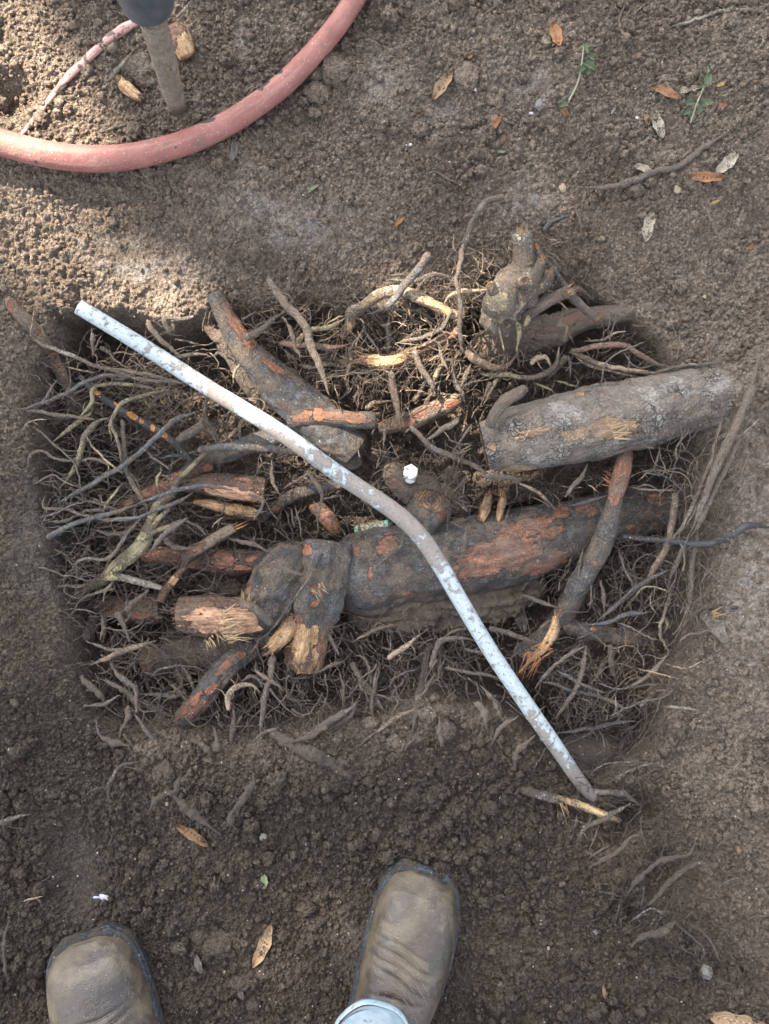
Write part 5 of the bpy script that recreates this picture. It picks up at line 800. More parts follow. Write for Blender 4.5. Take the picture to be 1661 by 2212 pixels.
# ---------------------------------------------------------------- thin roots that can be told apart: region, bark, width(s), height(s) in mm, points
TR = """
2 greyroot 14,22,26,24,12 0 850,815 950,805 1080,775 1160,745 1250,730 1330,680 1420,620 1480,580
2 brown 10,12,14,12 0 1050,0 1020,70 1015,110 1030,160 1033,230 1047,290
2 brown 6 0 960,0 1000,35 1018,75
2 brown 6 0 1130,0 1095,45 1055,75
2 greyroot 16,10 0 430,470 500,500 570,535
2 greyroot 14 0 445,60 480,30 530,-5
2 pale 10,14,14 0 1225,125 1350,85 1450,55 1550,42 1680,58
2 blue 20,24 -20 685,1005 730,962 800,938
2 greyroot 8 -10 820,890 845,950 855,1010
2 greyroot 7 0 168,762 220,745 265,765 310,795
2 greyroot 12 0 1385,900 1415,960 1452,1035
2 pale 10 0 845,212 900,205 947,200
2 pale 8 0 1285,538 1330,530 1378,514
2 greyroot 22,24,22,18 20,35,25,10 520,842 460,865 420,890 385,945 368,990 350,1050 332,1120
4 greyroot 22 15,35,35,20,5 1340,0 1290,170 1275,230 1295,330 1310,420 1300,520 1310,600 1322,660
4 brown 34,56,56,44 -30,-25,-30 1322,655 1365,690 1430,725 1500,752 1560,735
4 blue 50,45,40,20 30,18,6,-10 1110,70 1060,160 1000,240 950,310 880,390 810,430 740,450
4 greyroot 34,44,40,40,36 12,14,10,5,0 170,218 215,300 265,370 340,450 395,530 400,590 435,680 480,780 510,860 535,925
4 greyroot 18,20 -10,-40 880,425 872,540 876,670
4 brown 34,44,40,34 -25,-40,-50 885,770 905,880 930,990 950,1120
4 greyroot 38,34,40 -18,-40 1032,640 1070,740 1130,830 1160,905
4 greyroot 20,10 -18 1175,625 1190,700 1225,772
4 olive 26,30 -30,-60 1150,810 1215,725 1300,700
4 greyroot 50,44 -60,-80 1150,800 1130,880 1095,985
4 greyroot 22,28 -30,-60 1255,720 1270,820 1320,900 1335,960
4 greyroot 20 -40 1370,720 1345,790 1308,865
4 olive 26 -45 1565,750 1500,850 1440,975
4 greyroot 16,24,26,20 -15,-10 910,610 1050,570 1180,530 1235,450 1255,420
4 pink 30,36,40,24 -35,-28 230,605 330,615 430,620 560,632 655,608
4 olive 24,30,30,26 -25 330,600 400,545 480,525 550,510 640,455
4 greyroot 14 -35 270,650 310,690 335,730
4 greyroot 18,26 -60 430,850 520,810 600,785 645,760
4 greyroot 16 -55 350,738 430,748 520,735 610,745 680,710
4 greyroot 18,24,22 -60,-45 655,905 700,830 740,785 800,775 865,765
4 greyroot 14 -40 690,580 655,650 650,720 620,830
4 tan 26,34,30 -70,-60 740,1005 790,975 850,965 905,958
4 greyroot 22 -20,-35 985,370 1010,450 1055,550
4 greyroot 14 -25 735,530 780,590 825,660
4 tan 26,30,26 -12,0 1200,385 1250,330 1310,312 1390,308 1465,296
4 greyroot 24 10,-5 300,200 285,290 245,375
4 greyroot 34,40,26 -20,-25 20,580 110,530 190,470 260,420
4 greyroot 16 -25 10,470 60,440 90,420
4 greyroot 12 -30 60,560 100,500 150,480 210,490
4 greyroot 18 -10 860,235 960,240 1040,235 1130,205 1260,225
4 greyroot 12 -5 1040,290 1100,230 1180,205
4 greyroot 14 -10 880,240 900,210 990,200
4 tan 12 -15 500,500 560,465 620,450
4 greyroot 16 -30 720,460 735,520 700,590 680,640
4 greyroot 16 -40 450,700 510,690 510,640
4 greyroot 26,20 -70 600,940 640,880 620,820 650,760
4 tan 20 -50 790,870 810,820 860,790
4 greyroot 22 -45 905,800 960,770 1010,735
4 greyroot 28 -70 1030,960 1070,900 1110,840 1125,790
4 greyroot 26 -8 250,450 300,540 320,620 350,690
4 greyroot 16 -35 780,440 840,410 960,410 1060,420 1150,490
5 pink 24,34,34,30,20 -35,-25,-30 515,752 580,748 660,722 780,718 850,738 920,780 1000,822 1110,846
5 tan 34,30,26,20,14 -38,-35,-30 515,755 570,770 640,812 720,838 800,852 900,868 1000,882 1100,875 1200,845 1295,812
5 tan 22,18,14 -42,-40 540,775 600,825 660,852 760,872 850,902 960,918
5 tan 14 -35,-30 700,690 780,655 835,640
5 brown 14 -30 600,700 680,690 760,668
5 greyroot 16,20 -25 1000,882 1100,850 1250,830 1380,825
5 greyroot 10 -10 1388,620 1360,690 1300,780
5 greyroot 8 -15 780,490 775,570 750,650 745,710
5 greyroot 7 -15 735,540 735,620 700,660
5 greyroot 8 -20 1090,585 1130,680 1125,760
5 brown 8 -20 1145,620 1140,700 1120,820
5 greyroot 10 -15 950,700 860,735 790,765 720,830 690,950
5 greyroot 8 -20 820,750 850,810 910,855 1000,830
5 olive 24,30,28 -40,-45 0,868 80,885 160,892 260,912 370,892 430,820 445,720
5 olive 36,38,30 -45,-70 500,775 465,830 430,880 380,925
5 tan 26,30,28,24 -30,-35 285,830 320,795 370,788 400,830 405,870
5 olive 34,40 -20,-25 488,600 492,650 480,700
5 olive 22 -50 430,920 500,945 580,975
5 olive 14 -45 310,935 370,965 435,1005
5 olive 22 -55 325,945 312,1020
5 greyroot 30 -40,-60 60,930 40,1000 20,1055
5 olive 30 -60 100,960 130,1010
5 greyroot 16 -45 200,690 210,770 215,850
5 greyroot 22 -40 130,780 110,850 90,890
5 greyroot 14 -35 505,780 510,850 508,900
5 pink 40,46 -38,-42 -30,810 30,835 90,850 150,835 200,780
5 pink 12 0,-5 360,402 400,405 440,410
5 tan 8 0 420,450 470,480 512,530
5 greyroot 12 -5 310,440 318,500 325,545
5 greyroot 10 5 -60,470 -20,440 40,400
5 tan 12 5 -40,410 0,405 60,400
8 band 26,30,34,36,42,44,46 -30,-28,-10,5,5 780,800 860,812 1000,826 1100,832 1200,845 1340,830 1450,780 1540,742 1680,756
8 greyroot 44,50,48,46,34,24 15,22,20,10,0 1560,-90 1530,0 1440,220 1350,420 1270,600 1190,790
5 dirty 44,62,56 10,12,14 1620,745 1605,820 1580,900 1560,960
8 greyroot 26,32,34,28 10,8,0 1490,220 1400,400 1310,590 1250,720 1200,800
8 greyroot 14,18,20,16 10,0 1395,90 1340,260 1320,360 1270,480 1210,640 1100,810
8 brown 34,40,40,38,34 -10,-25,-50 1105,540 1085,700 1062,850 980,990 890,1130
8 greyroot 26,30,28,24 -10,-25,-45 1245,730 1220,880 1205,1000 1195,1090 1180,1200 1160,1380
8 greyroot 24,24,20 -5,-20,-40 1205,770 1140,900 1095,1010 1060,1090
8 blue 26,26,24,20 -25,-45 1080,1000 960,1045 860,1110 780,1190
b blue 24,26,26,20 -40,-55 970,0 900,35 830,85 740,160 640,240
8 greyroot 12,16,10 5,-5 1560,290 1500,440 1440,540 1395,625
8 tan 8 12 1615,98 1540,170 1430,275
8 greyroot 8 0 1430,460 1530,630 1625,710
8 blue 10,12 -30 895,400 960,432 1080,470 1180,580
8 tan 18,18 -35 885,472 935,435 975,415
8 tan 16 -35 965,415 1000,430 1040,450
8 tan 16,14,6 -40 835,515 900,528 1000,532 1140,528
8 greyroot 12 -30 850,530 920,500 1010,520
8 band 22,24,18 -30,-20 450,615 520,620 600,595 720,560
8 greyroot 18 -15,-30 1015,290 990,370 965,425
8 greyroot 18 -20,-30 450,580 500,510 560,430 590,370
8 tan 20 -40,-60 170,490 270,530 330,580 400,645
8 greyroot 8 -25 410,510 500,518 570,515
8 tan 8 -25 575,490 620,520 655,550
8 greyroot 30 -10,-30 -30,450 60,450 160,470 180,500
8 greyroot 10 -15 640,300 760,290 900,275 990,280
8 greyroot 14 -45 770,880 800,960 810,1010 870,1110
8 greyroot 12 -40 570,860 545,960 520,1050
8 greyroot 8 0 1240,960 1340,1050 1400,1140 1350,1190
8 greyroot 12 -5 1360,1045 1460,1050 1550,1035
8 greyroot 10 -35 710,880 745,820 800,830
b greyroot 20 -45,-40 272,640 330,570 380,520 470,440 570,395
b blue 18,20,24 -50,-60 300,605 400,615 480,640 580,660 680,690 840,780
b blue 20 -45,-50 400,522 450,545 520,590 600,630 690,660
b greyroot 24,24,22 -40,-60 585,385 560,530 510,660 450,750 400,810
b greyroot 28,32,26 -70,-95 712,370 730,480 755,620
b greyroot 24 -50,-60 655,0 668,90 682,195
b greyroot 10 -50 612,0 612,80 600,155
b blue 22,26,26,20 -60,-45 560,270 660,258 740,235 820,195 900,185 970,178
b greyroot 10 -40 770,245 850,275 930,325 1020,362
b olive 12,20,18 -30,-35 1075,65 1050,140 1030,210 1015,280 1025,360 1070,440
b olive 10 -25 870,100 910,55 970,40 1080,68
b olive 9 -30 968,45 960,140 1005,200
b olive 14 -35 1040,200 1060,270 1040,310
b blue 20,26,22 -75,-65 395,905 500,888 600,878 700,855 780,840 880,828
b tan 9 -20 870,508 940,535 1050,565 1155,592
b pale 16,20,18 -5 1010,750 1120,755 1255,765
b greyroot 10,14 -10 740,1172 830,1125 900,1100 995,1082
b greyroot 9 -15 598,1152 650,1105 720,1078 880,1075 940,1090
b tan 10 -10 1040,488 1110,505 1170,518 1270,478
b tan 12 -45 730,805 758,745 750,672
b greyroot 10 -30 720,812 850,742 950,710 1000,690 1125,640
b greyroot 30,26 -60,-70 0,270 100,300 250,350 320,370
b greyroot 22 -65 180,80 280,115 420,160
b greyroot 18 -30 1070,430 990,520 900,600 800,650
b greyroot 12 -60 225,760 260,790 340,740
b brown 26,20 -70 800,180 860,110 920,40
b greyroot 10 -35 640,600 780,640 900,620 1020,605
b greyroot 24,30 -30,-50 1190,0 1185,120 1160,260 1160,380
b greyroot 8 0 1280,480 1330,430 1380,395
b greyroot 8 -55 500,690 520,760 520,810
b greyroot 10 -50 540,700 570,710 620,740
e greyroot 28,30 -10,-25 625,58 720,75 800,92 885,145
e greyroot 18,26,20 -10 830,135 700,220 570,280 510,365
e dirty 13.3,20.4,18.4,12.2 2.0,15.0,7.0 822,680 900,570 1000,490 1100,455 1200,430 1235,345
e dirty 20.4,30.6,28.6,10.2 2.0,12.0 945,745 1050,620 1120,550 1190,500 1320,480
e greyroot 10,14 5 840,845 900,800 975,758 1070,800
e dirty 15.3,17.3,15.3 -18.0,-8.0 600,515 690,465 780,410 850,340 910,320
e dirty 10.2,10.2 -3.0 1108,615 1130,710 1150,775
e dirty 20.4,30.6,25.5 2.0 840,985 930,920 1020,900 1110,830
e dirty 11.2,13.3,11.2 7.0 1218,855 1320,960 1375,1085
e greyroot 12 0 1350,630 1430,590 1515,568
e dirty 8.2,11.2 7.0 1515,842 1590,800 1680,802
e dirty 11.2,10.2 -8.0 600,420 630,330 650,260
e dirty 17.3,10.2 -3.0 600,470 680,400 720,370
e dirty 12.2 -13.0 930,600 920,680 900,760
e dirty 9.1 7.0 1100,830 1180,900 1270,1000 1260,1080
e dirty 7.1 7.0 640,650 700,660 770,680
e greyroot 16 -20 520,200 510,260 500,310
e greyroot 10 0 905,200 905,280 950,420
c dirty 16.3,21.8,13.6 7.0 1075,90 1045,165 970,200 920,225 870,290
c dirty 20.4,32.6,29.9,17.7 7.0 1015,200 1080,270 1160,330 1285,435
c greyroot 14 0 830,0 760,10 700,30 640,160 645,240
c greyroot 10 0 700,30 780,40 880,60
c dirty 13.6 7.0 520,200 560,170 640,150
c greyroot 34,32,16 0 -60,395 20,355 90,325 185,308
c greyroot 16,20,14 0 62,930 35,1050 22,1130 42,1280
c tan 12 0 130,832 190,815 262,800
c dirty 23.1,17.7 7.0 1500,70 1490,150 1430,240 1360,320
c dirty 17.7 7.0 1400,280 1370,340 1400,400
a greyroot 31.2,39.0,35.9,15.6 -45,-40 150,925 230,870 310,815 400,760 475,705
a brown 15.6,28.1,35.9,31.2 -45,-35 570,900 640,840 700,800 740,780 800,765
a greyroot 15.6 -50 570,895 500,950 430,1000
a greyroot 31.2,35.9,31.2 -80,-60 425,480 490,590 550,660 640,780
a greyroot 21.8,20.3 -60 585,495 565,600 545,700 535,830
a greyroot 31.2,43.7,43.7,31.2 -90,-70 870,390 850,540 815,680 800,800 780,920
a greyroot 26.5,29.6,28.1,23.4 -60,-50 890,520 905,430 950,350 1060,335 1150,345
a greyroot 20.3 -65 950,415 950,510 930,600
a greyroot 14.0,18.7,14.0 -50 965,510 1100,540 1200,560 1305,580
a greyroot 17.2,18.7,15.6 -50 1100,405 1160,420 1220,440 1262,490
a brown 17.2,23.4,20.3 -55 430,352 520,305 600,275 665,258
a tan 30,32,26 -50,-45 628,462 700,410 760,370 845,310
a greyroot 17.2,20.3 -55 268,285 310,360 348,442
a greyroot 21.8,26.5 -60 215,545 300,510 380,482
a greyroot 17.2 -65 350,545 372,640 370,745
a dirty 13.6,17.7 -20 942,800 940,890 955,975
a dirty 15.0,23.1,20.4 -20 1240,985 1290,890 1340,850 1408,812
a dirty 19.0,27.2,23.1 -10 1510,915 1450,970 1400,1020 1388,1125
a dirty 21.8,19.0 -25 1138,720 1195,760 1215,880
a dirty 12.2,17.7 -30 1188,615 1250,690 1290,780 1325,830
a dirty 27.2,23.1 -35 55,955 150,930 280,865
a greyroot 9.4 -55 680,600 700,680 765,735
a greyroot 14.0 -30 738,1005 770,960 805,918
a dirty 29.9,20.4 -10 35,1135 60,1060 75,1000
a greyroot 28.1,23.4 -55,-45 280,900 350,850 420,800 440,720
a greyroot 12.5 -45 620,700 670,690 690,730 660,790
a greyroot 15.6 -60 450,440 500,460 530,530 535,620
a greyroot 23.4 -70 960,440 1000,480 1060,505
a greyroot 12.5 -60 640,590 740,540 800,520
a greyroot 23.4,18.7 -50 820,690 880,600 920,540
a greyroot 18.7 -50 980,330 1060,290 1110,285
9 greyroot 34,30,26 -45,-60 1385,565 1370,680 1335,800 1310,1000 1320,1040
9 dirty 34.0,40.8,29.9 -70,-55 1150,870 1135,980 1130,1085
9 tan 26,36,30,26 -50,-55 1115,900 1120,800 1170,745 1250,740 1310,795
9 brown 14,26,24,18 -45,-50 1275,600 1280,650 1350,700 1400,725 1455,775
9 greyroot 26,30,24 -50 1190,705 1250,680 1290,700 1310,745
9 dirty 15.0 -40 1015,975 1040,1040 1042,1125
9 dirty 40.8,34.0 -35 895,1050 960,1085 1010,1130
9 greyroot 24 -35 1275,1060 1335,1010 1400,985
9 brown 20,30,32,26 -40,-30,-35 285,615 370,585 450,550 560,515 692,475
9 greyroot 34,42,40 -70,-65 462,300 500,390 538,480
9 greyroot 26,30,30 -60,-55 500,290 560,225 645,165
9 dirty 17.7,24.5,23.1,15.0 -55,-70 235,685 290,740 340,780 400,860
9 dirty 20.4,24.5,29.9,27.2 -60,-80 350,685 450,740 520,780 565,840 580,900
9 greyroot 22,24,22 -50 425,600 470,680 540,730 570,770 570,895
9 greyroot 18 -55 265,862 340,855 400,842 480,795
9 dirty 16.3,20.4 -45 335,950 365,1035 430,1075 480,1090 545,1100
9 dirty 17.7 -55 520,860 515,930 480,985 468,1050
9 greyroot 30,50,50 -90 600,830 700,885 795,935
9 greyroot 18,26,24,20 -50,-45 555,915 620,1000 690,1080 770,1170
9 dirty 23.1,27.2 -50 488,1015 540,1085 600,1165
9 greyroot 14,18 -55 275,470 340,500 420,520 540,525
9 greyroot 18 -80 835,620 890,690 915,770
9 olive 24 -60 385,260 400,190 455,100
9 greyroot 50,50 -110 370,300 385,400 370,480
9 greyroot 70,60 -120 320,330 290,400 260,470
9 greyroot 14 -65 350,310 365,400 345,480
9 greyroot 18,16 -60 210,270 260,225 330,190 440,160
9 greyroot 14,10 -50 90,155 200,150 250,148 290,130
9 greyroot 10 -55 200,140 260,80 320,65
9 greyroot 8 -50 170,330 230,290 330,310
9 brown 14 -70 770,740 830,790 880,840
9 greyroot 26 -75 590,790 720,790 800,800 860,780
3 pale 20,20,22,20,20 10,8,0,-10 175,560 220,600 270,630 340,655 420,682 560,740 640,765 730,795 820,835
3 tan 8 25,10 215,210 240,290 225,360 190,470 175,560
3 blue 20,24,24,22,20 -20,-25 95,1010 260,960 420,890 490,845 600,805 700,800 820,820 930,835 1120,850
3 olive 22,26,24,20 -30,-28 440,1060 490,1030 540,960 550,880 590,850 680,838 780,855 950,900
3 olive 20,24,24 -25 655,1190 655,1100 690,1020 740,965 850,930 990,895
3 greyroot 8 -20 110,700 120,740 150,735
3 greyroot 30,34,34 -15,-25,-40 965,460 1010,540 1035,440
3 greyroot 24 -25 960,470 1020,455 1100,460 1150,445
3 greyroot 30 -30 865,480 930,560 1020,640 1090,700
3 greyroot 18 -40 545,520 550,590 550,700
3 greyroot 12 -40 600,560 570,640 545,680
3 tan 10 -25 395,760 480,775 570,785
3 greyroot 20,16 -50 980,700 1060,690 1150,680 1240,690
3 greyroot 22 -60 1040,590 1100,600 1180,610
3 brown 22,30 -20,-30 640,750 730,760 870,790 940,810 1050,830
3 greyroot 14 -30 965,840 1000,900 1020,950
3 greyroot 16,22 -45 870,1020 900,960 940,920 1040,895
3 greyroot 10 -20 1215,900 1220,960 1205,1040
3 greyroot 10 -20 1265,930 1275,1000
3 greyroot 14 -10 1265,680 1320,670 1370,740
3 olive 16 -50 1380,850 1390,780 1440,725 1510,730 1570,790
3 greyroot 14 -30 160,1040 210,1000 280,920 340,820
3 greyroot 12 15 190,200 230,212 265,205
3 greyroot 40,40,30 -60 600,630 660,680 690,720
6 greyroot 18,20,20,16 -20,-30 85,50 220,62 350,90 430,102 560,110
6 tan 8 -15 125,165 180,120 280,110
6 greyroot 10,12,10 -20,-30 180,140 300,240 420,345 460,430 495,615
6 greyroot 14,14,16,14 -30 160,400 180,330 250,298 310,330 370,345 470,350 560,340 620,360 650,385
6 olive 24,28,24 -35,-30 550,0 530,60 460,112 380,180 310,240
6 olive 26,36,34,26,10 -25,-30 660,98 600,120 530,175 495,240 480,320 445,400 410,450 365,518
6 olive 16,20,20,14 -20,-25 670,70 655,150 690,220 710,300 720,400
6 blue 28,30,28,28,26,24 -15,-12,-20,-30 1175,60 1060,110 980,170 880,258 760,365 640,440 560,490 460,545 330,615
6 blue 26,28,30,28 -30 730,110 735,250 745,360 770,460 830,570 870,645
6 blue 34,30,26,22 -30,-25 280,820 350,780 420,738 560,700 690,660 820,610
6 blue 22,26,26,24 -25,-20 820,610 930,570 1050,530 1130,512 1230,508 1380,535
6 blue 40,44,44,40,36 -20,-30,-40 1175,305 1300,280 1450,272 1580,285 1700,305 1840,330
6 tan 10,14,12 -15 500,195 550,280 620,350 680,400 730,440
6 olive 14 -25 725,495 680,560 630,610 600,665
6 olive 14,18 -5 952,385 950,430 932,470 945,560
6 blue 14,20,22,18 -15,-20 600,720 700,700 830,695 920,660 1020,620 1080,590 1140,540
6 greyroot 16,18,16 -30 265,560 270,640 380,650 480,680 600,695 720,710 850,690
6 greyroot 16 -40 275,720 400,700 500,650 600,640 690,640
6 greyroot 18,22 -50 525,760 640,800 730,790 800,760
6 greyroot 10,14,12 -45 325,1105 400,1090 450,1105 520,1080
6 greyroot 14,18,18 -35,-25 415,1015 480,950 560,940 640,930 700,880 770,770 840,695
6 greyroot 30,26 -70 530,850 475,960 415,1050
6 greyroot 24 -15,-10 1100,680 1050,720 980,780 870,920
6 brown 26,34 -50 1180,90 1230,150 1290,260
6 greyroot 28 -50 1200,100 1280,200 1300,240
6 brown 26,30 -45 1400,160 1350,210 1290,260
6 greyroot 14 -20 860,280 910,340 960,380 1010,410
6 greyroot 30,24 -55 970,800 1030,860 1100,870 1150,860
6 greyroot 26,24 -60 1100,700 1170,740 1230,800
6 greyroot 20 -55 1300,800 1400,830 1500,850 1600,900
6 brown 18 -75 640,860 655,920 620,1030
6 greyroot 8 -20 760,210 790,200 835,185
6 greyroot 26 -90 820,900 820,1000 830,1060
6 greyroot 12 -15 200,500 300,440 380,480 470,520
6 greyroot 12 -20 230,690 340,660 420,620 520,590
6 greyroot 14 -35 400,560 520,600 640,640 700,650
6 greyroot 14 -15 1470,560 1560,600 1500,700
6 blue 18 -50 930,340 1000,325 1100,320 1180,300
6 brown 20,16 -50,-45 530,570 570,590 610,610
6 straw 10 -30 1330,680 1280,720 1250,755
7 greyroot 24,24,20 -20,-35 395,310 430,350 480,420 485,490
7 greyroot 12 -25 250,420 310,370 390,310 480,340 560,370
7 greyroot 22 -45 185,220 185,350 230,430
7 greyroot 26,20 -60 310,520 320,600 330,640
7 greyroot 12 -50 330,500 350,600 360,700
7 greyroot 12 -60 440,470 450,560 470,660
7 greyroot 14 -50 500,460 560,450 620,440
7 greyroot 16,14 -60,-70 690,590 710,640 735,700
7 greyroot 10 -60 655,680 700,695 740,715
7 greyroot 26,22,14 -30,-45 815,870 870,810 940,750 970,700
7 greyroot 20,18 -10,-25 1340,625 1325,740 1310,830 1295,905
7 greyroot 26,30,30,24 -35,-45 1000,20 1090,120 1150,170 1280,220 1400,270 1500,350
7 greyroot 30,26 -40 1290,0 1200,60 1090,130
7 greyroot 16 -55 1240,595 1290,620 1340,640
7 greyroot 14 -35 1375,20 1340,70 1300,130 1260,190
7 greyroot 12 -30 1385,130 1310,140 1230,110
7 greyroot 12 -30 1380,160 1300,190 1240,200
7 greyroot 10 -35 1345,180 1310,230 1290,280
7 greyroot 24,20 -50 860,0 850,90 845,170
7 greyroot 26 -60 880,120 910,180 930,230
7 greyroot 24 -65 1330,340 1290,390 1250,430
7 greyroot 16 -30 150,860 210,860 300,880 370,915
1 pale 14,18,10 15 445,372 500,325 590,212
1 pale 12,16 15 745,105 790,52 835,-5
1 pale 8 0 1255,22 1290,0
1 pale 8 0 1340,-5 1385,28
1 greyroot 10,14 0 430,570 520,540 620,520 690,480
1 pale 8 8 600,535 620,510 628,480
1 brown 10 0 1300,185 1330,135
1 greyroot 16 -10 490,50 540,70 590,95
"""
LMK = [('the knotted stump', 1110, 640), ('the thick grey log', 1300, 920), ('the log cut end', 1040, 960), ('the white bolt cap', 887, 1020), ('the small cream tube', 800, 1143), ('the upper end of the pipe', 180, 670), ('the middle of the pipe', 850, 1110), ('the pipe joint', 1165, 1565), ('the lower end of the pipe', 1285, 1740),
       ('the tree stump knuckle', 650, 1240), ('the torn stump limbs', 650, 1400), ('the thick sawn root end', 560, 1060), ('the forked green branch', 300, 1180), ('the orange scarred root', 280, 900), ('the main red barked root', 1100, 1200), ('the red topped arching root', 1320, 1040), ('the splintered arching root foot', 1160, 1420),
       ('the pale arched root', 850, 640), ('the shaggy broken root', 830, 780), ('the slanting dark root', 560, 790), ('the broken orange patched root', 440, 1500), ('the left edge of the pit', 50, 1050), ('the big grey leaf', 1540, 1350), ('the hose', 400, 310), ('the wooden handle', 370, 150), ('the right boot', 915, 1960), ('the left boot', 210, 2060),
       ('the bootprint', 140, 1920), ('the right sprig', 1510, 215), ('the left sprig', 1260, 140), ('the curled orange leaf', 1520, 390), ('the snapped tan stick', 1260, 1735), ('the right edge of the pit', 1600, 1130), ('the stout sawn root', 300, 1315), ('the lower right hollow', 1430, 1900), ('the bottom right corner', 1600, 2150), ('the curled brown leaf', 415, 1800), ('the white speckled leaf', 1398, 490)]
CN = dict(greyroot='grey', blue='blue grey', olive='yellow green', tan='tan', brown='brown', dirty='soil crusted', pale='pale', pink='pinkish', band='orange scarred black', straw='straw coloured')
used = set()
def rel(u, v, skip=()):
    d = sorted((math.hypot(u - a, v - b), n, u - a, v - b) for n, a, b in LMK if n not in skip)[0]
    dx, dy = d[2], d[3]; w = ('right of' if dx > 0 else 'left of') if abs(dx) > 1.3 * abs(dy) else (('below' if dy > 0 else 'above') if abs(dy) > 1.3 * abs(dx) else ('lower right of' if dx > 0 else 'lower left of') if dy > 0 else ('upper right of' if dx > 0 else 'upper left of'))
    return w, d[1]
def auto_label(mat, mm, pts):
    p = np.array(pts, float); ch = np.linalg.norm(p[-1] - p[0]); ln = np.sum(np.linalg.norm(np.diff(p, axis=0), axis=1)); d = p[-1] - p[0]; an = math.degrees(math.atan2(-d[1], d[0])) % 180
    th = 'hair thin' if mm < 2.6 else 'thin' if mm < 5 else 'finger thick' if mm < 10 else 'stout'; lg = 'short' if ln < 75 else 'long' if ln > 230 else ''
    if mm < 10 and th == 'finger thick': th = 'pencil thick'
    dr = 'level' if an < 18 or an > 162 else 'upright' if 72 < an < 108 else 'rising right' if an < 90 else 'falling right'; sh = 'hooked' if ch / ln < .8 else 'bowed' if ch / ln < .95 else 'straight'
    m = p[len(p) // 2] if len(p) > 2 else p.mean(0); r1, n1 = rel(*m); base = ' '.join(x for x in (lg, th, CN[mat], 'root') if x)
    a0, an0 = rel(*p[0]); a1, an1 = rel(*p[-1]); r2, n2 = rel(*m, (n1,))
    opts = [f'{base}, {r1} {n1}', f'{base} {dr}, {r1} {n1}', f'{sh} {base} {dr}, {r1} {n1}', f'{sh} {base} between {n1} and {n2}', f'{sh} {base} {dr}, {r1} {n1}, nearer {n2}']
    for o in opts:
        if o not in used and len(o.split()) <= 16: used.add(o); return o
    for q in (('lowest', 'topmost', 'leftmost', 'rightmost', 'faintest', 'roughest')):
        o = f'{q} {base}, {r1} {n1}'
        if o not in used and len(o.split()) <= 16: used.add(o); return o
    return opts[1]
BM['straw'] = BM['olive']
LABTAB = []
for li, ln in enumerate([l for l in TR.strip().split('\n') if l.strip()]):
    f = ln.split(); rg, mt = f[0], f[1]; w = [float(q) for q in f[2].split(',')]; zs = [float(q) / 1000 for q in f[3].split(',')]; pts = [tuple(float(q) for q in p.split(',')) for p in f[4:]]
    R = rows(rg, pts, w if len(w) > 1 else w[0], zs if len(zs) > 1 else zs[0], True); mm = 2000 * np.mean([r[3] for r in R]); rr = mm / 2000
    mb = MB(); tube(mb, R, 7 if rr < .0018 else 12 if rr < .004 else 26, max(.0022, rr * .45), .22 if mt not in ('dirty', 'greyroot') else .34, min(.005, .0020 + rr * .4), 900 + li, ('point' if rr < .003 or mt == 'dirty' else 'round', 'point' if rr < .006 or mt == 'dirty' else 'round'), fsc=1.6, ridges=.1, grit=0 if rr < .0015 else {'dirty': .0042, 'greyroot': .0016}.get(mt, .0005))
    # side rootlets belong to the same root
    rng = np.random.RandomState(li); c = spline(R, .004)
    if mt != 'pale' and len(c) > 6:
        for _ in range(int(1 + len(c) * .16 * rng.rand() * 1.6)):
            i = rng.randint(2, len(c) - 2); T = c[min(i + 2, len(c) - 1), :3] - c[i - 2, :3]; T /= np.linalg.norm(T) + 1e-9; s = np.cross(T, (0, 0, 1)) * rng.choice([-1, 1]); d = T * (.3 + .7 * rng.rand()) + s * (.5 + .8 * rng.rand()) + np.array([0, 0, -.3 + .4 * rng.rand()]); d /= np.linalg.norm(d)
            L = .008 + .03 * rng.rand() ** 2; p = c[i, :3].copy(); q = [(*p, min(.0010, c[i, 3] * .5))]
            for k in range(4): d = d + .45 * rng.randn(3) * (1, 1, .5); d /= np.linalg.norm(d); p = p + d * L / 4; q.append((*p, max(.00025, min(.0008, c[i, 3] * .4) * (1 - k / 4.5))))
            tube(mb, q, 4, .004, 0, 0, 1, ('flat', 'flat'))
    cat = 'twig' if mt == 'pale' else 'root'; nm = 'twig' if mt == 'pale' else 'thin_root'
    pd = [cv(rg, *p) for p in pts]; lab = auto_label(mt, mm, pd); lab = lab.replace(' root', ' twig', 1) if mt == 'pale' else lab
    tag(build(nm, mb, BM[mt]), lab, cat, 'thin roots crossing the pit and soil' if nm == 'thin_root' else None)
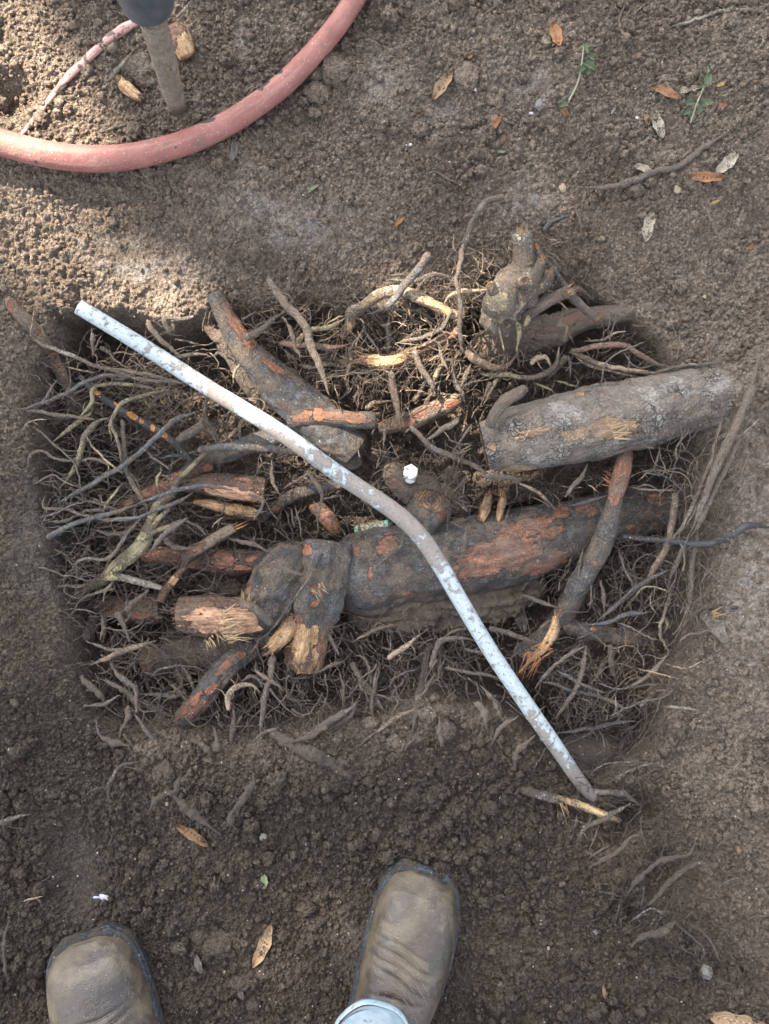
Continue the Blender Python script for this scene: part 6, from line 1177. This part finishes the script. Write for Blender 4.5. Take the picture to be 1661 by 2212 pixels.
# ---------------------------------------------------------------- uncountable fine roots
def fine(label, mat, boxes, seed, name='fine_roots'):
    rng = np.random.RandomState(seed); mb = MB()
    for (u0, u1, v0, v1, ang, spread, z0, z1, n, l0, l1, r0, r1) in boxes:
        for _ in range(n):
            u, v = u0 + (u1 - u0) * rng.rand(), v0 + (v1 - v0) * rng.rand(); z = (z0 + (z1 - z0) * rng.rand()) / 1000; L = l0 + (l1 - l0) * rng.rand() ** 1.6; a = math.radians(ang + spread * rng.randn()); p = P(u, v, z)
            g = gz(p[0], p[1])
            if p[2] < g: p[2] = g + .001
            if p[2] > g + .14: continue
            pitty = z1 <= -20 and v > 740
            if pitty and g > -.062: continue
            ns = max(4, int(L / .0065)); d = np.array([math.cos(a), math.sin(a), .25 * rng.randn() - .08]); r = r0 + (r1 - r0) * rng.rand() ** 2; q = []; cvt = .10 * rng.randn()
            p = p - d * L * .5
            for k in range(ns):
                gg = gz(p[0], p[1])
                if pitty and gg > p[2] + .006 and k > 2: q.append((p[0], p[1], p[2], r * .6)); break
                zz = p[2] if pitty else max(p[2], gg + r * .3); q.append((p[0], p[1], zz, r * (1 - .75 * k / ns) * (.85 + .3 * rng.rand())))
                d = d + .26 * rng.randn(3) * (1, 1, .6); dx = d[0] * math.cos(cvt) - d[1] * math.sin(cvt); dy = d[0] * math.sin(cvt) + d[1] * math.cos(cvt); d = np.array([dx, dy, d[2] * .9]); d /= np.linalg.norm(d); p = np.array([p[0], p[1], zz]) + d * L / ns
            tube(mb, q, 4 if r < .0008 else 5 if r < .002 else 8, .0032 if r < .002 else .005, 0 if r < .0012 else .25, 0, 1, ('flat', 'flat'))
            if rng.rand() < .55 and len(q) > 5:
                i = rng.randint(1, len(q) - 2); pp_ = np.array(q[i][:3]); dd = np.array(q[i + 1][:3]) - pp_; dd = dd / (np.linalg.norm(dd) + 1e-9) + .8 * rng.randn(3) * (1, 1, .4); dd /= np.linalg.norm(dd); w = [(*pp_, q[i][3] * .6)]
                for k in range(5): dd = dd + .4 * rng.randn(3) * (1, 1, .5); dd /= np.linalg.norm(dd); pp_ = pp_ + dd * .0035 * (1 + rng.rand()); w.append((*pp_, q[i][3] * .6 * (1 - k / 6)))
                tube(mb, w, 4, .005, 0, 0, 1, ('flat', 'flat'))
    tag(build(name, mb, mat), label, 'roots', None, 'stuff')
#        u0 u1 v0 v1 ang spread z0 z1 n l0 l1 r0 r1
fine('tangle of fine grey roots fanning from the left wall of the pit', BM['greyroot'], [(70, 520, 760, 1180, 15, 30, -150, -45, 330, .03, .12, .0004, .0014), (90, 420, 1000, 1300, 10, 22, -130, -30, 170, .04, .12, .0004, .0012), (150, 500, 1180, 1480, 20, 45, -150, -60, 170, .03, .09, .0004, .0013), (80, 230, 850, 1500, 0, 50, -100, -40, 200, .015, .05, .0003, .0008), (110, 480, 760, 1260, 12, 20, -90, -35, 130, .07, .17, .0007, .0017), (130, 480, 1160, 1460, 5, 28, -110, -55, 70, .05, .13, .0007, .0018), (120, 700, 800, 1500, 10, 60, -180, -110, 160, .05, .16, .001, .0036), (70, 560, 780, 1500, 8, 26, -120, -35, 420, .03, .13, .00035, .0009)], 1)
fine('tangle of fine brown roots hanging over the front edge of the pit', BM['greyroot'], [(200, 560, 1440, 1680, -55, 35, -140, -50, 230, .02, .07, .0004, .0015), (500, 1000, 1380, 1640, -80, 35, -130, -50, 420, .02, .08, .0004, .0016), (250, 1050, 1400, 1640, -70, 60, -150, -90, 70, .03, .10, .001, .003), (220, 1150, 1380, 1640, -75, 35, -120, -50, 420, .02, .08, .0003, .0009), (460, 1120, 1420, 1600, -75, 28, -110, -60, 70, .04, .10, .0012, .0026), (200, 900, 1620, 1760, -60, 60, -60, -40, 60, .01, .04, .0003, .0009)], 2)
fine('web of fine tan roots in the upper middle of the pit', BM['brown'], [(560, 1040, 640, 900, 10, 60, -110, -20, 400, .02, .07, .0004, .0014), (560, 1010, 740, 920, 60, 40, -110, -50, 170, .02, .07, .0005, .0018), (960, 1180, 520, 700, 130, 35, -60, -10, 210, .02, .06, .0003, .0010), (440, 640, 620, 760, 120, 50, -60, -20, 80, .015, .05, .0004, .0012), (560, 1250, 680, 900, 20, 60, -170, -120, 60, .04, .10, .0012, .003), (560, 1040, 620, 860, 0, 60, -70, -10, 330, .02, .08, .0003, .0009)], 3)
fine('tangle of fine grey roots at the right wall of the pit', BM['greyroot'], [(1200, 1560, 1120, 1520, 62, 24, -120, -30, 260, .03, .11, .0004, .0012), (1180, 1560, 1380, 1640, 20, 50, -120, -50, 300, .02, .08, .0004, .0012), (1430, 1560, 1000, 1600, 60, 50, -60, -15, 220, .012, .045, .0003, .0008), (1150, 1540, 1120, 1640, 40, 60, -170, -110, 110, .05, .13, .001, .003), (1200, 1570, 1120, 1640, 50, 35, -110, -20, 420, .03, .11, .0003, .0009), (1460, 1560, 900, 1340, 66, 12, -40, 5, 110, .06, .20, .0005, .0014), (1200, 1520, 1120, 1600, 55, 25, -90, -30, 110, .06, .15, .0007, .0018)], 4)
fine('fine dark roots in the gap below the log and around the knotted stump', BM['greyroot'], [(960, 1480, 980, 1120, 60, 60, -120, -40, 210, .015, .06, .0004, .0013), (1150, 1520, 700, 840, 10, 35, -100, -20, 110, .02, .09, .0003, .0011), (560, 1000, 960, 1190, 30, 70, -130, -50, 330, .015, .06, .0004, .0015), (1150, 1300, 560, 700, 40, 60, -50, 0, 60, .01, .04, .0003, .0007), (1000, 1250, 720, 900, 60, 60, -110, -40, 90, .02, .06, .0005, .002)], 5)
fine('fine soil coated roots in the hollows at the lower right', BM['dirty'], [(1240, 1600, 1640, 1780, 10, 45, -60, -25, 200, .015, .07, .0003, .0010), (1280, 1580, 1760, 2020, 40, 50, -70, -5, 260, .015, .06, .0004, .0014), (1380, 1640, 1980, 2140, -30, 60, -40, 5, 170, .01, .04, .0003, .0010)], 6)
fine('stray hair roots scattered on the open soil', BM['greyroot'], [(0, 1661, 0, 560, 20, 80, -5, 10, 50, .01, .035, .0003, .0006), (0, 1661, 1720, 2212, 20, 80, -60, -40, 70, .01, .035, .0003, .0007), (20, 120, 560, 1300, 20, 60, -20, 10, 60, .01, .04, .0003, .0006)], 7)
fine('shaggy fibres clinging to the stump and main root', BM['brown'], [(560, 1200, 1180, 1380, 20, 45, -60, -30, 260, .006, .03, .0002, .0005), (200, 620, 1020, 1340, 10, 40, -70, -35, 200, .006, .03, .0002, .0005), (700, 1150, 1320, 1400, 10, 40, -90, -50, 120, .01, .04, .0003, .0007)], 8, 'root_fibres')
fine('fuzzy ball of tan hair roots around the knotted stump', BM['tan'], [(960, 1200, 510, 720, 130, 45, -30, 25, 330, .015, .06, .00025, .0008), (980, 1180, 560, 760, 80, 60, -60, 0, 150, .015, .06, .0003, .0011), (560, 1000, 640, 860, 10, 60, -60, -10, 160, .02, .07, .0003, .0010)], 19)
fine('dark brown root strands woven through the left and right of the pit', BM['dark'], [(100, 520, 760, 1480, 8, 30, -120, -40, 260, .03, .12, .0004, .0014), (1200, 1550, 1120, 1600, 50, 35, -110, -30, 260, .03, .10, .0004, .0013), (500, 1050, 980, 1200, 20, 60, -120, -50, 120, .02, .07, .0004, .0014), (300, 1050, 1400, 1600, -75, 35, -130, -60, 220, .03, .09, .0005, .0016)], 23)
# ---------------------------------------------------------------- added unseen tree, its leaf gaps shaped to drop sun on the LIT patches
LIT = [(a, b, r * 1.35, s_) for a, b, r, s_ in [(60, 60, 160, 1), (200, 90, 150, 1), (60, 200, 120, 1), (440, 300, 50, .8), (110, 50, 150, 1), (250, 140, 60, .8), (40, 330, 90, .8), (200, 430, 110, .8), (60, 470, 110, .9), (240, 590, 90, 1), (400, 640, 70, 1), (330, 530, 60, .7), (740, 585, 60, 1), (560, 640, 45, .7), (230, 700, 55, 1), (520, 880, 70, .9), (650, 960, 60, .6), (640, 740, 60, .8), (790, 700, 80, .8), (900, 680, 90, .85), (860, 790, 80, .8), (1080, 670, 55, .9), (700, 900, 50, .6), (960, 790, 50, .6), (480, 700, 45, .7), (150, 220, 80, .8)]]
def added_canopy():
    rng = np.random.RandomState(11); V = []; F = []; n = 0; sd = np.array(SD); N = 12000
    ctr = sd * (5.2 / sd[2]); tr = empty('tree', (ctr[0] - .6, ctr[1] + 1.6, gz(ctr[0] - .6, ctr[1] + 1.6)), 'unseen leafy tree added to shade the pit, gaps shaped for the sun patches', 'tree')
    k = 0
    while k < N:
        z = 4.6 + 1.1 * rng.rand(); gx, gy = rng.uniform(-1.5, 1.5), rng.uniform(-1.7, 1.7)
        if (gx / 1.5) ** 2 + (gy / 1.7) ** 2 > 1.02: continue
        k += 1; u, v = CX + gx / K, CY - gy / K; pr = 0
        for a, b, r, s in LIT: pr = max(pr, min(1, s * 1.2 * float(sst(1.35, .75, math.hypot(u - a, v - b) / r))))
        if rng.rand() < pr * 1.0: continue
        c = np.array([gx, gy, 0]) + sd * (z / sd[2]); L = .05 + .05 * rng.rand(); w = L * .45; a = rng.randn(3); a /= np.linalg.norm(a); b = np.cross(a, rng.randn(3)); b /= np.linalg.norm(b)
        V += [c - a * L, c - a * L * .2 + b * w, c + a * L, c - a * L * .2 - b * w]; F.append((n, n + 1, n + 2, n + 3)); n += 4
    mb = MB(); mb.add(V, F); build('added_crown', mb, LM['green'], tr)
    b = np.array(tr['_o']); mb = MB(); tube(mb, [(*(b - (0, 0, .1)), .17), (b[0], b[1], 1.2, .13), (b[0] + .1, b[1] - .2, 2.6, .11), (b[0] + .3, b[1] - .7, 3.9, .08), (ctr[0], ctr[1], 5.0, .04)], 20, .06, .15, 0, 6, ('flat', 'round'))
    for k in range(7): a = k * .9; tube(mb, [(b[0] + .2, b[1] - .5, 3.4, .045), (b[0] + .2 + .5 * math.cos(a), b[1] - .8 + .5 * math.sin(a), 4.3, .03), (ctr[0] + 1.0 * math.cos(a), ctr[1] + 1.1 * math.sin(a), 5.0, .012)], 8, .08, .1, 0, k)
    build('added_trunk', mb, BM['grey'], tr)
added_canopy()
for o in list(COL.objects):
    if '_o' in o: del o['_o']
